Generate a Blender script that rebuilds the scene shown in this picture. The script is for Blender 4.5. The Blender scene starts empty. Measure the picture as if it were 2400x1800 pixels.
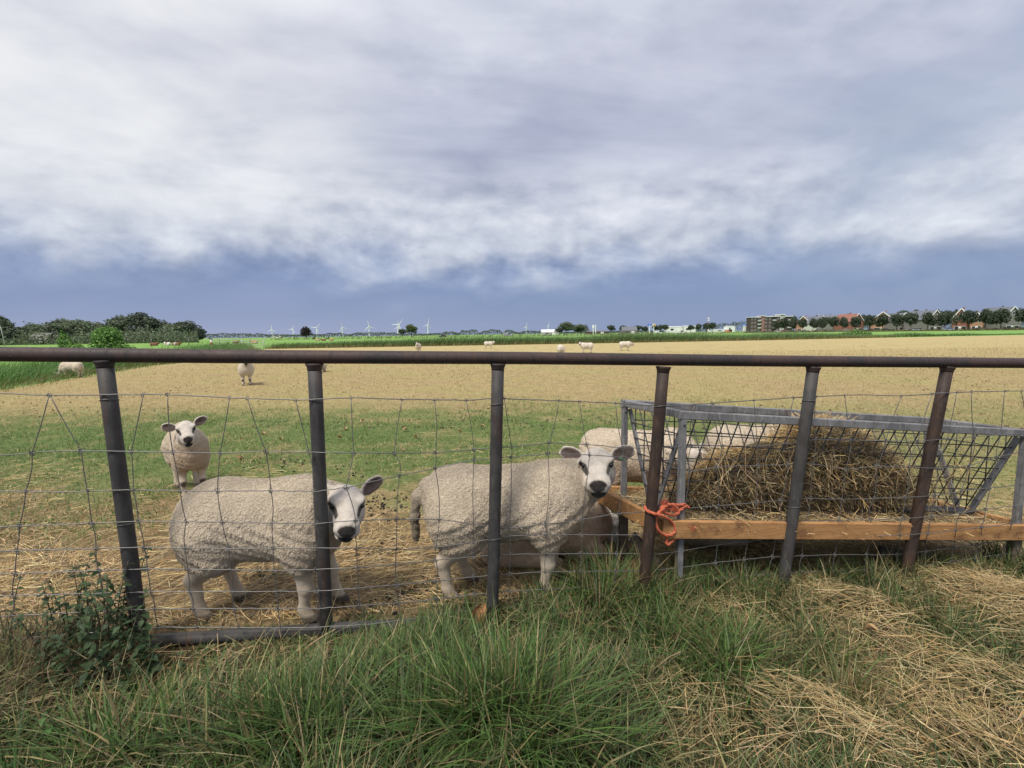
import bpy, bmesh, math, random
import numpy as np
from mathutils import Vector, Matrix

random.seed(7)
RNG = np.random.default_rng(11)
R = math.radians
SC = bpy.context.scene
COL = SC.collection

# ------------------------------------------------------------------ camera
CAM_H = 1.30
F_PX = 1100.0            # focal length in pixels of the 2400 px wide photograph
PITCH, ROLL = R(6.07), R(0.8)
_f = np.array([0, math.cos(PITCH), -math.sin(PITCH)])
_r0 = np.array([1.0, 0, 0])
_u0 = np.cross(_r0, _f)
_rt = _r0 * math.cos(ROLL) - _u0 * math.sin(ROLL)
_up = _u0 * math.cos(ROLL) + _r0 * math.sin(ROLL)
CAM = np.array([0, 0, CAM_H])
cam_data = bpy.data.cameras.new('camera')
cam_data.sensor_width = 36.0
cam_data.lens = 36.0 * F_PX / 2400.0
cam_data.clip_start = 0.05
cam_data.clip_end = 20000
cam = bpy.data.objects.new('camera', cam_data)
COL.objects.link(cam)
cam.matrix_world = Matrix(((_rt[0], _up[0], -_f[0], 0), (_rt[1], _up[1], -_f[1], 0),
                           (_rt[2], _up[2], -_f[2], CAM_H), (0, 0, 0, 1)))
SC.camera = cam

# ------------------------------------------------------------------ light, sky, exposure
SUN_EL, SUN_AZ = R(60), R(215)         # azimuth clockwise from +Y: behind the camera, a little to its left
SC.view_settings.view_transform = 'Standard'
SC.view_settings.look = 'None'
SC.view_settings.exposure = 0.45
SC.view_settings.gamma = 1.0
SC.cycles.use_denoising = True
SC.cycles.max_bounces = 6
SC.cycles.diffuse_bounces = 3
SC.cycles.transparent_max_bounces = 8
sun_data = bpy.data.lights.new('sun', 'SUN')
sun_data.energy = 2.9
sun_data.angle = R(17)
sun_data.color = (1.0, 0.94, 0.84)
sun = bpy.data.objects.new('sun', sun_data)
COL.objects.link(sun)
sun.rotation_euler = Vector((-math.sin(SUN_AZ) * math.cos(SUN_EL), -math.cos(SUN_AZ) * math.cos(SUN_EL), -math.sin(SUN_EL))).to_track_quat('-Z', 'Y').to_euler()
sun.location = (-20, -40, 60)

world = bpy.data.worlds.new('World')
SC.world = world
world.use_nodes = True


class NT:
    """tiny helper round a node tree"""
    def __init__(s, tree):
        s.t = tree
        tree.nodes.clear()

    def n(s, kind, **kw):
        nd = s.t.nodes.new(kind)
        for k, v in kw.items():
            if k[0] == '_':
                setattr(nd, k[1:], v)
        for k, v in kw.items():
            if k[0] != '_':
                key = int(k[1:]) if k[0] == 'i' and k[1:].isdigit() else k.replace('__', ' ')
                s.set(nd.inputs[key], v)
        return nd

    def set(s, sock, v):
        if isinstance(v, bpy.types.NodeSocket):
            s.t.links.new(v, sock)
        elif isinstance(v, bpy.types.Node):
            s.t.links.new(v.outputs[0], sock)
        else:
            if isinstance(v, (tuple, list)) and len(v) == 3 and sock.type == 'RGBA':
                v = (*v, 1)
            sock.default_value = v

    def math(s, op, a, b=0.0, c=None, clamp=False):
        nd = s.n('ShaderNodeMath', _operation=op, _use_clamp=clamp, i0=a, i1=b)
        if c is not None:
            s.set(nd.inputs[2], c)
        return nd.outputs[0]

    def vmath(s, op, a, b=(0, 0, 0)):
        return s.n('ShaderNodeVectorMath', _operation=op, i0=a, i1=b).outputs[0]

    def noise(s, vec, scale, detail=4, rough=.55, dist=0.0):
        return s.n('ShaderNodeTexNoise', Vector=vec, Scale=scale, Detail=detail, Roughness=rough, Distortion=dist).outputs[0]

    def mix(s, fac, a, b, mode='MIX'):
        nd = s.n('ShaderNodeMix', _data_type='RGBA', _blend_type=mode)
        s.set(nd.inputs[0], fac)
        s.set(nd.inputs[6], a)
        s.set(nd.inputs[7], b)
        return nd.outputs[2]

    def ramp(s, fac, stops, interp='LINEAR'):
        nd = s.n('ShaderNodeValToRGB', Fac=fac)
        cr = nd.color_ramp
        cr.interpolation = interp
        while len(cr.elements) < len(stops):
            cr.elements.new(0.5)
        for e, (p, c) in zip(cr.elements, stops):
            e.position = p
            e.color = (*c, 1) if len(c) == 3 else c
        return nd.outputs[0]

    def smooth(s, x, a, b):
        return s.n('ShaderNodeMapRange', _interpolation_type='SMOOTHSTEP', Value=x, i1=a, i2=b, i3=0.0, i4=1.0).outputs[0]


def build_world():
    w = NT(world.node_tree)
    tc = w.n('ShaderNodeTexCoord')
    d = tc.outputs['Generated']
    sep = w.n('ShaderNodeSeparateXYZ', Vector=d)
    x, y, z = sep.outputs
    # cumulus lumps in direction space, streaks on a flat cloud sheet seen in perspective
    dl = w.vmath('MULTIPLY', d, (5.0, 5.0, 9.5))
    dl2 = w.vmath('MULTIPLY', d, (10.0, 10.0, 17.0))
    lump = w.noise(dl, 1.0, 6, .50, .25)
    lump2 = w.noise(dl2, 1.0, 6, .52, .2)
    lit = w.math('SUBTRACT', lump2, w.noise(w.vmath('ADD', dl2, (-.12, 0, .38)), 1.0, 6, .52, .2))   # lump minus the lump above it: lit heads, grey feet
    litb = w.math('SUBTRACT', lump, w.noise(w.vmath('ADD', dl, (-.08, 0, .25)), 1.0, 6, .50, .25))
    zz = w.math('ADD', w.math('MAXIMUM', z, 0.0), 0.13)
    plane = w.n('ShaderNodeCombineXYZ', X=w.math('DIVIDE', x, zz), Y=w.math('DIVIDE', y, zz), Z=0.0).outputs[0]
    rot = w.n('ShaderNodeMapping', _vector_type='POINT', Vector=plane, Rotation=(0, 0, R(-14)), Scale=(0.80, 1.20, 1))
    sheet = w.noise(rot, 1.35, 7, .52, .25)
    sheet2 = w.noise(w.vmath('MULTIPLY', rot, (.8, 2.0, 1)), 2.6, 7, .55, .3)
    # elevation bent by the lumps gives the ragged cloud foot
    bend = w.math('MULTIPLY', w.math('SUBTRACT', lump, .5), .20)
    bend2 = w.math('MULTIPLY', w.math('SUBTRACT', lump2, .5), .09)
    nearh = w.smooth(z, 0.02, 0.10)
    ze = w.math('ADD', z, w.math('MULTIPLY', w.math('ADD', bend, bend2), nearh))
    base = w.ramp(ze, [(0.0, (.25, .29, .44)), (.04, (.19, .235, .39)), (.080, (.165, .214, .365)), (.112, (.205, .252, .39)), (.140, (.305, .342, .45)), (.175, (.435, .46, .53)),
                       (.225, (.475, .495, .555)), (.29, (.445, .462, .535)), (.38, (.370, .390, .485)), (.46, (.44, .455, .54)), (.54, (.585, .60, .66)), (1.0, (.60, .615, .67))])
    s1 = w.smooth(sheet, .32, .66)
    s2 = w.smooth(sheet2, .3, .7)
    upm = w.smooth(z, .15, .30)
    tone = w.math('ADD', w.math('ADD', .74, w.math('MULTIPLY', s1, .30)), w.math('MULTIPLY', s2, .13))
    tone = w.math('ADD', 1.0, w.math('MULTIPLY', w.math('SUBTRACT', tone, 1.0), upm))
    band = w.math('MULTIPLY', w.smooth(z, .06, .15), w.math('SUBTRACT', 1.0, w.smooth(z, .24, .36)))
    tone = w.math('ADD', tone, w.math('MULTIPLY', band, w.math('ADD', w.math('MULTIPLY', lit, 1.1), w.math('MULTIPLY', litb, .9))))
    blue = w.math('ADD', tone, w.math('MULTIPLY', w.math('SUBTRACT', 1.0, tone), .28))
    cloud = w.mix(1.0, base, w.n('ShaderNodeCombineXYZ', X=tone, Y=w.math('ADD', tone, w.math('MULTIPLY', w.math('SUBTRACT', 1.0, tone), .07)), Z=blue).outputs[0], 'MULTIPLY')
    # thin bright cloud towards the west, darker blue gap to the east
    vb = w.n('ShaderNodeVectorMath', _operation='DOT_PRODUCT', i0=d, i1=(-.69, .63, .36)).outputs['Value']
    glow = w.math('MULTIPLY', w.math('MULTIPLY', w.smooth(vb, .80, 1.0), w.smooth(z, .13, .30)), w.math('ADD', .35, w.math('MULTIPLY', s1, .65)))
    cloud = w.mix(w.math('MULTIPLY', glow, .85), cloud, (.72, .72, .705))
    vd = w.n('ShaderNodeVectorMath', _operation='DOT_PRODUCT', i0=d, i1=(.70, .66, .25)).outputs['Value']
    gap = w.math('MULTIPLY', w.smooth(vd, .90, .99), w.math('SUBTRACT', 1.0, w.smooth(lump, .38, .66)))
    cloud = w.mix(w.math('MULTIPLY', gap, .60), cloud, (.29, .345, .45))
    murk = w.math('MULTIPLY', w.math('SUBTRACT', 1.0, w.smooth(z, .04, .16)), w.smooth(x, -.55, .35))
    cloud = w.mix(w.math('MULTIPLY', murk, .55), cloud, (.130, .185, .335))
    sky = w.n('ShaderNodeTexSky', _sky_type='NISHITA', _sun_disc=False, _sun_elevation=SUN_EL, _sun_rotation=SUN_AZ)
    STR = 0.10
    cl10 = w.mix(1.0, cloud, (1 / STR,) * 3, 'MULTIPLY')
    out = w.mix(.90, sky.outputs[0], cl10)
    bg = w.n('ShaderNodeBackground', Color=out, Strength=STR)
    w.n('ShaderNodeOutputWorld', Surface=bg)


build_world()

# ------------------------------------------------------------------ helpers: pixels to places, terrain
def sstep(a, b, x):
    t = np.clip((np.asarray(x, float) - a) / (b - a), 0, 1)
    return t * t * (3 - 2 * t)


def G(x, y):
    """ground height: falls gently to the east beside the fence, level farther out"""
    return -0.035 * (np.clip(x, -2.5, 5) + 1.5) * (1 - sstep(3.5, 11, y))


def ray(px, py):
    return _f + _rt * (px - 1200) / F_PX + _up * (900 - py) / F_PX


def at(px, py, Y):
    d = ray(px, py)
    return CAM + d * (Y / d[1])


def gp(px, py):
    d = ray(px, py)
    t = 1.0
    for _ in range(80):
        q = CAM + d * t
        t += (G(q[0], q[1]) - q[2]) / d[2] * .7
    return CAM + d * t


def onplane(px, py, a, b, off=0.0):
    """the point of the upright plane through a, b (moved off metres away) that shows at a pixel"""
    a = np.array([a[0], a[1], 0.0]); b = np.array([b[0], b[1], 0.0])
    n = np.array([-(b - a)[1], (b - a)[0], 0.0]); n /= np.linalg.norm(n)
    d = ray(px, py)
    return CAM + d * (((a + n * off) - CAM) @ n) / (d @ n)


def xat(px, Y):
    return (px - 1200) / F_PX * Y


# ------------------------------------------------------------------ helpers: objects
def tag(o, label=None, cat=None, group=None, kind=None):
    if label: o['label'] = label
    if cat: o['category'] = cat
    if group: o['group'] = group
    if kind: o['kind'] = kind
    return o


def empty(name, loc=(0, 0, 0), rz=0.0):
    o = bpy.data.objects.new(name, None)
    o.empty_display_size = .1
    COL.objects.link(o)
    o.location = loc
    o.rotation_euler = (0, 0, rz)
    return o


def link_mesh(name, me, mat=None, parent=None, smooth=False):
    if mat is not None:
        me.materials.clear()
        me.materials.append(mat)
    if smooth:
        me.polygons.foreach_set('use_smooth', [True] * len(me.polygons))
    o = bpy.data.objects.new(name, me)
    COL.objects.link(o)
    if parent is not None:
        o.parent = parent
    return o


def copy_tree(o, parent=None):
    c = o.copy()
    COL.objects.link(c)
    c.parent = parent
    for ch in list(o.children):
        copy_tree(ch, c)
    return c


def np_mesh(name, V, F, colors=None, fcount=4):
    me = bpy.data.meshes.new(name)
    V = np.ascontiguousarray(V, np.float32); F = np.ascontiguousarray(F, np.int32)
    nf = len(F)
    me.vertices.add(len(V)); me.vertices.foreach_set('co', V.ravel())
    me.loops.add(nf * fcount); me.loops.foreach_set('vertex_index', F.ravel())
    me.polygons.add(nf)
    me.polygons.foreach_set('loop_start', np.arange(0, nf * fcount, fcount, dtype=np.int32))
    if colors is not None:
        a = me.attributes.new('Col', 'FLOAT_COLOR', 'POINT')
        c = np.ones((len(V), 4), np.float32)
        c[:, :colors.shape[1]] = colors
        a.data.foreach_set('color', c.ravel())
    me.update(calc_edges=True)
    return me


class MB:
    """collects solids, build() links them as one mesh object"""
    def __init__(s):
        s.v, s.f = [], []

    def add(s, vs, fs):
        k = len(s.v)
        s.v += [tuple(v) for v in vs]
        s.f += [tuple(i + k for i in f) for f in fs]
        return s

    def box(s, c, size, rot=None):
        hx, hy, hz = size[0] / 2, size[1] / 2, size[2] / 2
        vs = [Vector((i * hx, j * hy, k * hz)) for i in (-1, 1) for j in (-1, 1) for k in (-1, 1)]
        if rot is not None: vs = [rot @ v for v in vs]
        vs = [v + Vector(c) for v in vs]
        return s.add(vs, [(0, 1, 3, 2), (4, 6, 7, 5), (0, 4, 5, 1), (2, 3, 7, 6), (0, 2, 6, 4), (1, 5, 7, 3)])

    def bar(s, a, b, w, h, up=(0, 0, 1), bev=0.0):
        """square bar from a to b, w across, h along up"""
        a, b = Vector(a), Vector(b)
        d = (b - a).normalized()
        sd = d.cross(Vector(up)).normalized()
        u = sd.cross(d).normalized()
        e = min(w, h) * bev
        prof = [(-w / 2 + e, -h / 2), (w / 2 - e, -h / 2), (w / 2, -h / 2 + e), (w / 2, h / 2 - e), (w / 2 - e, h / 2), (-w / 2 + e, h / 2), (-w / 2, h / 2 - e), (-w / 2, -h / 2 + e)] if bev else [(-w / 2, -h / 2), (w / 2, -h / 2), (w / 2, h / 2), (-w / 2, h / 2)]
        n = len(prof)
        vs = [p + sd * i + u * j for p in (a, b) for i, j in prof]
        fs = [tuple(range(n - 1, -1, -1)), tuple(range(n, 2 * n))] + [(i, (i + 1) % n, n + (i + 1) % n, n + i) for i in range(n)]
        return s.add(vs, fs)

    def tube(s, pts, r, n=8, caps=True):
        pts = [Vector(p) for p in pts]
        rs = r if isinstance(r, (list, tuple)) else [r] * len(pts)
        t0 = (pts[1] - pts[0]).normalized()
        ref = Vector((0, 0, 1)) if abs(t0.z) < .9 else Vector((1, 0, 0))
        u = t0.cross(ref).normalized()
        vs = []
        for i, p in enumerate(pts):
            a = pts[max(i - 1, 0)]; b = pts[min(i + 1, len(pts) - 1)]
            t = (b - a).normalized()
            u = (u - t * u.dot(t)).normalized()
            w = t.cross(u)
            for k in range(n):
                an = 2 * math.pi * k / n
                vs.append(p + (u * math.cos(an) + w * math.sin(an)) * rs[i])
        fs = [(i * n + k, i * n + (k + 1) % n, (i + 1) * n + (k + 1) % n, (i + 1) * n + k) for i in range(len(pts) - 1) for k in range(n)]
        if caps:
            fs += [tuple(range(n - 1, -1, -1)), tuple(range((len(pts) - 1) * n, len(pts) * n))]
        return s.add(vs, fs)

    def lathe(s, prof, c=(0, 0, 0), n=16):
        vs = [(c[0] + r * math.cos(2 * math.pi * k / n), c[1] + r * math.sin(2 * math.pi * k / n), c[2] + z) for r, z in prof for k in range(n)]
        fs = [(i * n + k, i * n + (k + 1) % n, (i + 1) * n + (k + 1) % n, (i + 1) * n + k) for i in range(len(prof) - 1) for k in range(n)]
        fs += [tuple(range(n - 1, -1, -1)), tuple(range((len(prof) - 1) * n, len(prof) * n))]
        return s.add(vs, fs)

    def prism(s, poly, y0, y1):
        """polygon in x, z pushed from y0 to y1"""
        n = len(poly)
        vs = [(x, y0, z) for x, z in poly] + [(x, y1, z) for x, z in poly]
        return s.add(vs, [tuple(range(n)), tuple(range(2 * n - 1, n - 1, -1))] + [(i, n + i, n + (i + 1) % n, (i + 1) % n) for i in range(n)])

    def mesh(s, name):
        me = bpy.data.meshes.new(name)
        me.from_pydata([tuple(v) for v in s.v], [], s.f)
        bm = bmesh.new(); bm.from_mesh(me)
        bmesh.ops.recalc_face_normals(bm, faces=bm.faces)
        bm.to_mesh(me); bm.free()
        return me

    def build(s, name, mat, parent=None, smooth=False):
        o = link_mesh(name, s.mesh(name), mat, parent, smooth)
        return o


# ------------------------------------------------------------------ materials
def material(name):
    m = bpy.data.materials.new(name)
    m.use_nodes = True
    return m, NT(m.node_tree)


def finish(t, color, rough=.8, bump=None, bump_d=.002, spec=.3, metal=0.0, bump_s=1.0):
    b = t.n('ShaderNodeBsdfPrincipled')
    t.set(b.inputs['Base Color'], color); t.set(b.inputs['Roughness'], rough); t.set(b.inputs['Specular IOR Level'], spec); t.set(b.inputs['Metallic'], metal)
    if bump is not None:
        bn = t.n('ShaderNodeBump', Strength=bump_s, Distance=bump_d, Height=bump)
        t.set(b.inputs['Normal'], bn)
    t.n('ShaderNodeOutputMaterial', Surface=b)


def plain(name, col, rough=.7, var=.18, scale=6.0, bump_d=.0, spec=.3, metal=0.0):
    m, t = material(name)
    o = t.n('ShaderNodeTexCoord').outputs['Object']
    nz = t.noise(o, scale, 5, .6)
    c = t.mix(nz, tuple(c * (1 - var) for c in col), tuple(min(c * (1 + var), 1) for c in col))
    finish(t, c, rough, nz if bump_d else None, bump_d, spec, metal)
    return m


def leafmat(name, trans=.3, rough=.6, spec=.25):
    """blades, straw and leaves: colour from the Col attribute, some light comes through"""
    m, t = material(name)
    a = t.n('ShaderNodeAttribute', _attribute_name='Col').outputs['Color']
    b = t.n('ShaderNodeBsdfPrincipled')
    t.set(b.inputs['Base Color'], a); b.inputs['Roughness'].default_value = rough; b.inputs['Specular IOR Level'].default_value = spec
    tr = t.n('ShaderNodeBsdfTranslucent', Color=a)
    mx = t.n('ShaderNodeMixShader', Fac=trans)
    t.set(mx.inputs[1], b); t.set(mx.inputs[2], tr)
    t.n('ShaderNodeOutputMaterial', Surface=mx)
    return m


M = {}
M['blade'] = leafmat('grass_blade', .3, .55, .3)
M['straw'] = leafmat('straw', .15, .6, .25)
M['foliage'] = leafmat('foliage', .35, .7, .15)


def mat_pipe(name, c1, c2, c3, scale=5.0):
    """old painted steel: paint, worn darker places, dull scratches"""
    m, t = material(name)
    o = t.n('ShaderNodeTexCoord').outputs['Object']
    big = t.noise(o, scale, 5, .6, .4)
    fine = t.noise(t.vmath('MULTIPLY', o, (1, 1, .25)), 60, 4, .6)
    c = t.mix(t.smooth(big, .38, .62), c1, c2)
    c = t.mix(t.math('MULTIPLY', t.smooth(fine, .50, .72), .7), c, c3)
    run = t.noise(t.vmath('MULTIPLY', o, (9, 9, .9)), 3.0, 5, .6, .5)
    c = t.mix(t.math('MULTIPLY', t.smooth(run, .55, .72), .55), c, (.085, .045, .028))
    speck = t.smooth(t.noise(o, 190, 2, .5), .68, .74)
    c = t.mix(t.math('MULTIPLY', speck, .35), c, (.30, .28, .26))
    hh = t.math('ADD', t.math('MULTIPLY', big, .4), fine)
    finish(t, c, t.math('ADD', .5, t.math('MULTIPLY', fine, .3)), hh, .0009, .35)
    return m


M['rail'] = mat_pipe('red_brown_pipe_paint', (.060, .038, .034), (.036, .029, .029), (.024, .020, .021), 4.0)
M['post_grey'] = mat_pipe('weathered_grey_pipe', (.058, .056, .055), (.040, .038, .038), (.085, .080, .075), 9.0)
M['post_rust'] = mat_pipe('rusty_brown_pipe', (.050, .030, .022), (.032, .022, .018), (.085, .055, .038), 9.0)
M['wire'] = plain('galvanised_wire', (.17, .165, .16), .5, .3, 30, 0, .5, .5)
M['galv'] = mat_pipe('galvanised_angle_iron', (.20, .20, .205), (.13, .132, .138), (.28, .275, .27), 12.0)
M['rod'] = plain('dark_mesh_rod', (.055, .055, .058), .55, .3, 20, 0, .4, .3)
M['wool_white'] = None


def mat_wood(name, c1, c2, c3):
    m, t = material(name)
    o = t.n('ShaderNodeTexCoord').outputs['Object']
    st = t.vmath('MULTIPLY', o, (1.2, 9, 26))
    g = t.noise(st, 3.0, 5, .6, 1.2)
    kn = t.n('ShaderNodeTexVoronoi', Vector=t.vmath('MULTIPLY', o, (3.0, 1, 6)), Scale=1.0).outputs['Distance']
    c = t.mix(t.smooth(g, .3, .7), c1, c2)
    c = t.mix(t.math('SUBTRACT', 1.0, t.smooth(kn, .05, .14)), c, c3)
    dirt = t.smooth(t.noise(o, 7, 5, .65), .5, .72)
    c = t.mix(t.math('MULTIPLY', dirt, .8), c, c3)
    finish(t, c, .75, g, .0015, .25)
    return m


M['wood_new'] = mat_wood('new_softwood', (.44, .245, .105), (.33, .170, .068), (.13, .065, .032))
M['wood_old'] = mat_wood('old_grey_wood', (.19, .155, .12), (.12, .10, .08), (.05, .04, .03))
M['rope'] = plain('orange_rope', (.50, .135, .075), .85, .4, 60, .003, .15)


def mat_sheep():
    m, t = material('fleece_and_hide')
    at_ = t.n('ShaderNodeAttribute', _attribute_name='Col')
    o = t.n('ShaderNodeTexCoord').outputs['Object']
    warp = t.vmath('MULTIPLY', t.vmath('SUBTRACT', t.n('ShaderNodeTexNoise', Vector=o, Scale=14.0, Detail=3.0).outputs['Color'], (.5, .5, .5)), (.05, .05, .05))
    st = t.vmath('MULTIPLY', t.vmath('ADD', o, warp), (1.0, 1.0, .50))
    n1 = t.noise(st, 120, 4, .6)
    fold = t.noise(t.vmath('MULTIPLY', t.vmath('ADD', o, warp), (1.0, 1.0, .28)), 34, 3, .5)
    ridge = t.math('ABSOLUTE', t.math('SUBTRACT', n1, .5))
    crack = t.smooth(ridge, 0.0, .055)
    fine = t.noise(o, 150, 4, .65)
    curl = t.n('ShaderNodeTexVoronoi', Vector=o, Scale=120.0).outputs['Distance']
    h = t.math('ADD', t.math('ADD', t.math('MULTIPLY', crack, .6), t.math('ADD', t.math('MULTIPLY', fine, .4), t.math('MULTIPLY', fold, 1.3))), t.math('MULTIPLY', curl, -.35))
    wool = at_.outputs['Alpha']
    c = at_.outputs['Color']
    dirt = t.noise(o, 7, 5, .62)
    c = t.mix(t.math('MULTIPLY', wool, t.math('MULTIPLY', t.smooth(dirt, .42, .75), .35)), c, (.38, .29, .19))
    c = t.mix(t.math('MULTIPLY', wool, t.math('MULTIPLY', t.math('SUBTRACT', 1.0, crack), .12)), c, (.24, .18, .12))
    c = t.mix(t.math('MULTIPLY', t.smooth(fine, .35, .7), .12), c, (.27, .23, .19))
    bare = t.math('MULTIPLY', t.math('SUBTRACT', 1.0, wool), t.smooth(t.n('ShaderNodeSeparateColor', Color=at_.outputs['Color']).outputs[0], .15, .40))
    c = t.mix(t.math('MULTIPLY', bare, t.math('MULTIPLY', t.smooth(t.noise(o, 26, 5, .65), .42, .7), .42)), c, (.30, .24, .19))
    c = t.mix(t.math('MULTIPLY', bare, t.math('MULTIPLY', t.smooth(t.noise(o, 210, 3, .6), .60, .68), .5)), c, (.12, .10, .09))
    b = t.n('ShaderNodeBsdfPrincipled')
    t.set(b.inputs['Base Color'], c)
    b.inputs['Roughness'].default_value = .9
    b.inputs['Specular IOR Level'].default_value = .1
    b.inputs['Sheen Weight'].default_value = .15
    bn = t.n('ShaderNodeBump', Strength=t.math('ADD', .28, t.math('MULTIPLY', wool, .35)), Distance=.006, Height=h)
    t.set(b.inputs['Normal'], bn)
    t.n('ShaderNodeOutputMaterial', Surface=b)
    return m


M['sheep'] = mat_sheep()
M['eye'] = plain('dark_eye', (.012, .010, .008), .15, .1, 5, 0, .6)


def mat_ground():
    """pasture to the horizon; brown thatch and soil under the roadside verge"""
    m, t = material('pasture_ground')
    o = t.n('ShaderNodeTexCoord').outputs['Object']
    y = t.n('ShaderNodeSeparateXYZ', Vector=o).outputs[1]
    n1 = t.noise(o, .06, 5, .6)
    n2 = t.noise(o, 1.7, 6, .65)
    n3 = t.noise(o, 28, 5, .7)
    g = t.mix(n1, (.16, .285, .068), (.195, .33, .090))
    g = t.mix(t.math('MULTIPLY', t.smooth(n2, .45, .75), .4), g, (.11, .19, .05))
    s = t.mix(n3, (.030, .024, .014), (.10, .078, .040))
    c = t.mix(t.smooth(y, 4.0, 9.0), s, g)
    finish(t, c, .95, n3, .02, .1)
    return m


def mat_field():
    """grazed stubble: bleached tan, greener nearer the pen, trampled straw and soil by the fence"""
    m, t = material('dry_grazed_field')
    o = t.n('ShaderNodeTexCoord').outputs['Object']
    sep = t.n('ShaderNodeSeparateXYZ', Vector=o)
    x, y = sep.outputs[0], sep.outputs[1]
    big = t.noise(o, .35, 5, .6)
    mid = t.noise(o, 1.6, 6, .68)
    fine = t.noise(o, 22, 6, .75)
    tuft = t.noise(t.vmath('MULTIPLY', o, (1, .7, 1)), 7.5, 5, .7)
    tan = t.mix(t.smooth(mid, .3, .7), (.36, .275, .13), (.27, .195, .095))
    tan = t.mix(t.smooth(big, .42, .66), tan, (.30, .265, .10))
    tan = t.mix(t.math('MULTIPLY', t.smooth(tuft, .50, .72), .6), tan, (.135, .095, .048))
    clod = t.noise(t.vmath('MULTIPLY', o, (1, .42, 1)), 5.0, 6, .72)
    tan = t.mix(t.math('MULTIPLY', t.smooth(clod, .52, .70), .75), tan, (.15, .105, .055))
    tan = t.mix(t.math('MULTIPLY', t.math('SUBTRACT', 1.0, t.smooth(clod, .30, .46)), .6), tan, (.54, .44, .25))
    tan = t.mix(t.smooth(fine, .42, .66), tan, (.45, .36, .19))
    tan = t.mix(t.math('MULTIPLY', t.math('SUBTRACT', 1.0, t.smooth(fine, .30, .44)), .8), tan, (.12, .085, .04))
    far = t.mix(t.smooth(mid, .3, .7), (.44, .36, .18), (.38, .31, .15))
    far = t.mix(t.math('MULTIPLY', t.smooth(t.noise(t.vmath('MULTIPLY', o, (1, .3, 1)), 1.1, 6, .7), .5, .7), .5), far, (.22, .17, .085))
    tan = t.mix(t.smooth(y, 16, 34), tan, far)
    grn = t.mix(t.smooth(fine, .35, .65), (.075, .115, .032), (.17, .22, .075))
    grn = t.mix(t.math('MULTIPLY', t.smooth(mid, .48, .68), .8), grn, (.28, .245, .115))
    # the green flush lies some four to nine metres out
    edge = t.math('ADD', y, t.math('MULTIPLY', t.math('SUBTRACT', mid, .5), 5.5))
    gm = t.math('MULTIPLY', t.smooth(edge, 3.1, 4.3), t.math('SUBTRACT', 1.0, t.smooth(edge, 6.3, 9.8)))
    gm = t.math('MULTIPLY', gm, t.math('SUBTRACT', 1.0, t.math('MULTIPLY', t.smooth(x, 1.5, 5.0), .45)))
    c = t.mix(gm, tan, grn)
    soil = t.mix(t.smooth(fine, .35, .65), (.13, .092, .05), (.36, .26, .14))
    pm = t.math('SUBTRACT', 1.0, t.smooth(edge, 2.6, 4.2))
    c = t.mix(pm, c, soil)
    finish(t, c, .95, t.math('ADD', fine, tuft), .03, .1)
    return m


M['ground'] = mat_ground()
M['field'] = mat_field()
M['asphalt'] = plain('asphalt', (.20, .195, .185), .9, .15, 3)
M['white_paint'] = plain('white_paint', (.80, .80, .78), .5, .06, 3)
M['brick_dark'] = plain('dark_brick', (.085, .062, .060), .85, .25, 4)
M['brick_red'] = plain('red_brick', (.25, .11, .085), .85, .2, 4)
M['brick_orange'] = plain('orange_brick', (.36, .19, .125), .85, .2, 4)
M['brick_grey'] = plain('grey_brick', (.19, .18, .17), .85, .2, 4)
M['render_pale'] = plain('pale_render', (.62, .60, .56), .8, .1, 2)
M['tile_grey'] = plain('grey_roof_tile', (.14, .15, .17), .75, .2, 3)
M['tile_red'] = plain('red_roof_tile', (.26, .12, .09), .75, .2, 3)
M['glass'] = plain('window_glass', (.03, .035, .04), .12, .2, 1, 0, .6)
M['concrete'] = plain('pale_concrete', (.42, .42, .41), .8, .1, 2)
M['metal_roof'] = plain('white_sheet_roof', (.74, .74, .73), .5, .06, .4)
M['blue_sign'] = plain('blue_sign_panel', (.035, .14, .62), .4, .06, 1)
M['yellow'] = plain('yellow_plastic', (.85, .66, .25), .5, .06, 1)
M['turbine'] = plain('white_turbine', (.85, .85, .85), .5, .03, .1)
M['bark'] = plain('bark', (.075, .058, .042), .9, .3, 12)
M['tyre'] = plain('tyre_rubber', (.02, .02, .02), .8, .1, 5)
M['car_white'] = plain('white_car_paint', (.78, .78, .78), .3, .03, 1, 0, .5)
M['car_black'] = plain('black_car_paint', (.025, .026, .03), .3, .03, 1, 0, .5)
M['car_silver'] = plain('silver_car_paint', (.34, .35, .38), .3, .03, 1, 0, .5)
M['car_blue'] = plain('blue_grey_car_paint', (.25, .28, .42), .3, .03, 1, 0, .5)
M['car_red'] = plain('red_car_paint', (.35, .04, .04), .3, .03, 1, 0, .5)
M['car_orange'] = plain('orange_car_paint', (.65, .20, .07), .3, .03, 1, 0, .5)
M['hedge'] = plain('dry_bank', (.22, .18, .10), .95, .4, 3)

# ------------------------------------------------------------------ the setting: ground, field, road
def stretched(lo, hi, dense, n):
    """n values from lo to hi, packed within +-dense of zero"""
    u = np.linspace(-1, 1, n)
    k = 7.0
    s = np.sinh(k * u) / np.sinh(k)
    v = np.where(s < 0, -s * lo, s * hi)
    return v + u * dense * 0


def grid_obj(name, X, Y, Z, mat, smooth=True):
    nx, ny = X.shape
    V = np.stack([X, Y, Z], -1).reshape(-1, 3)
    i = np.arange(nx * ny).reshape(nx, ny)
    Fq = np.stack([i[:-1, :-1], i[1:, :-1], i[1:, 1:], i[:-1, 1:]], -1).reshape(-1, 4)
    o = link_mesh(name, np_mesh(name, V, Fq), mat, None, smooth)
    return o


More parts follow.
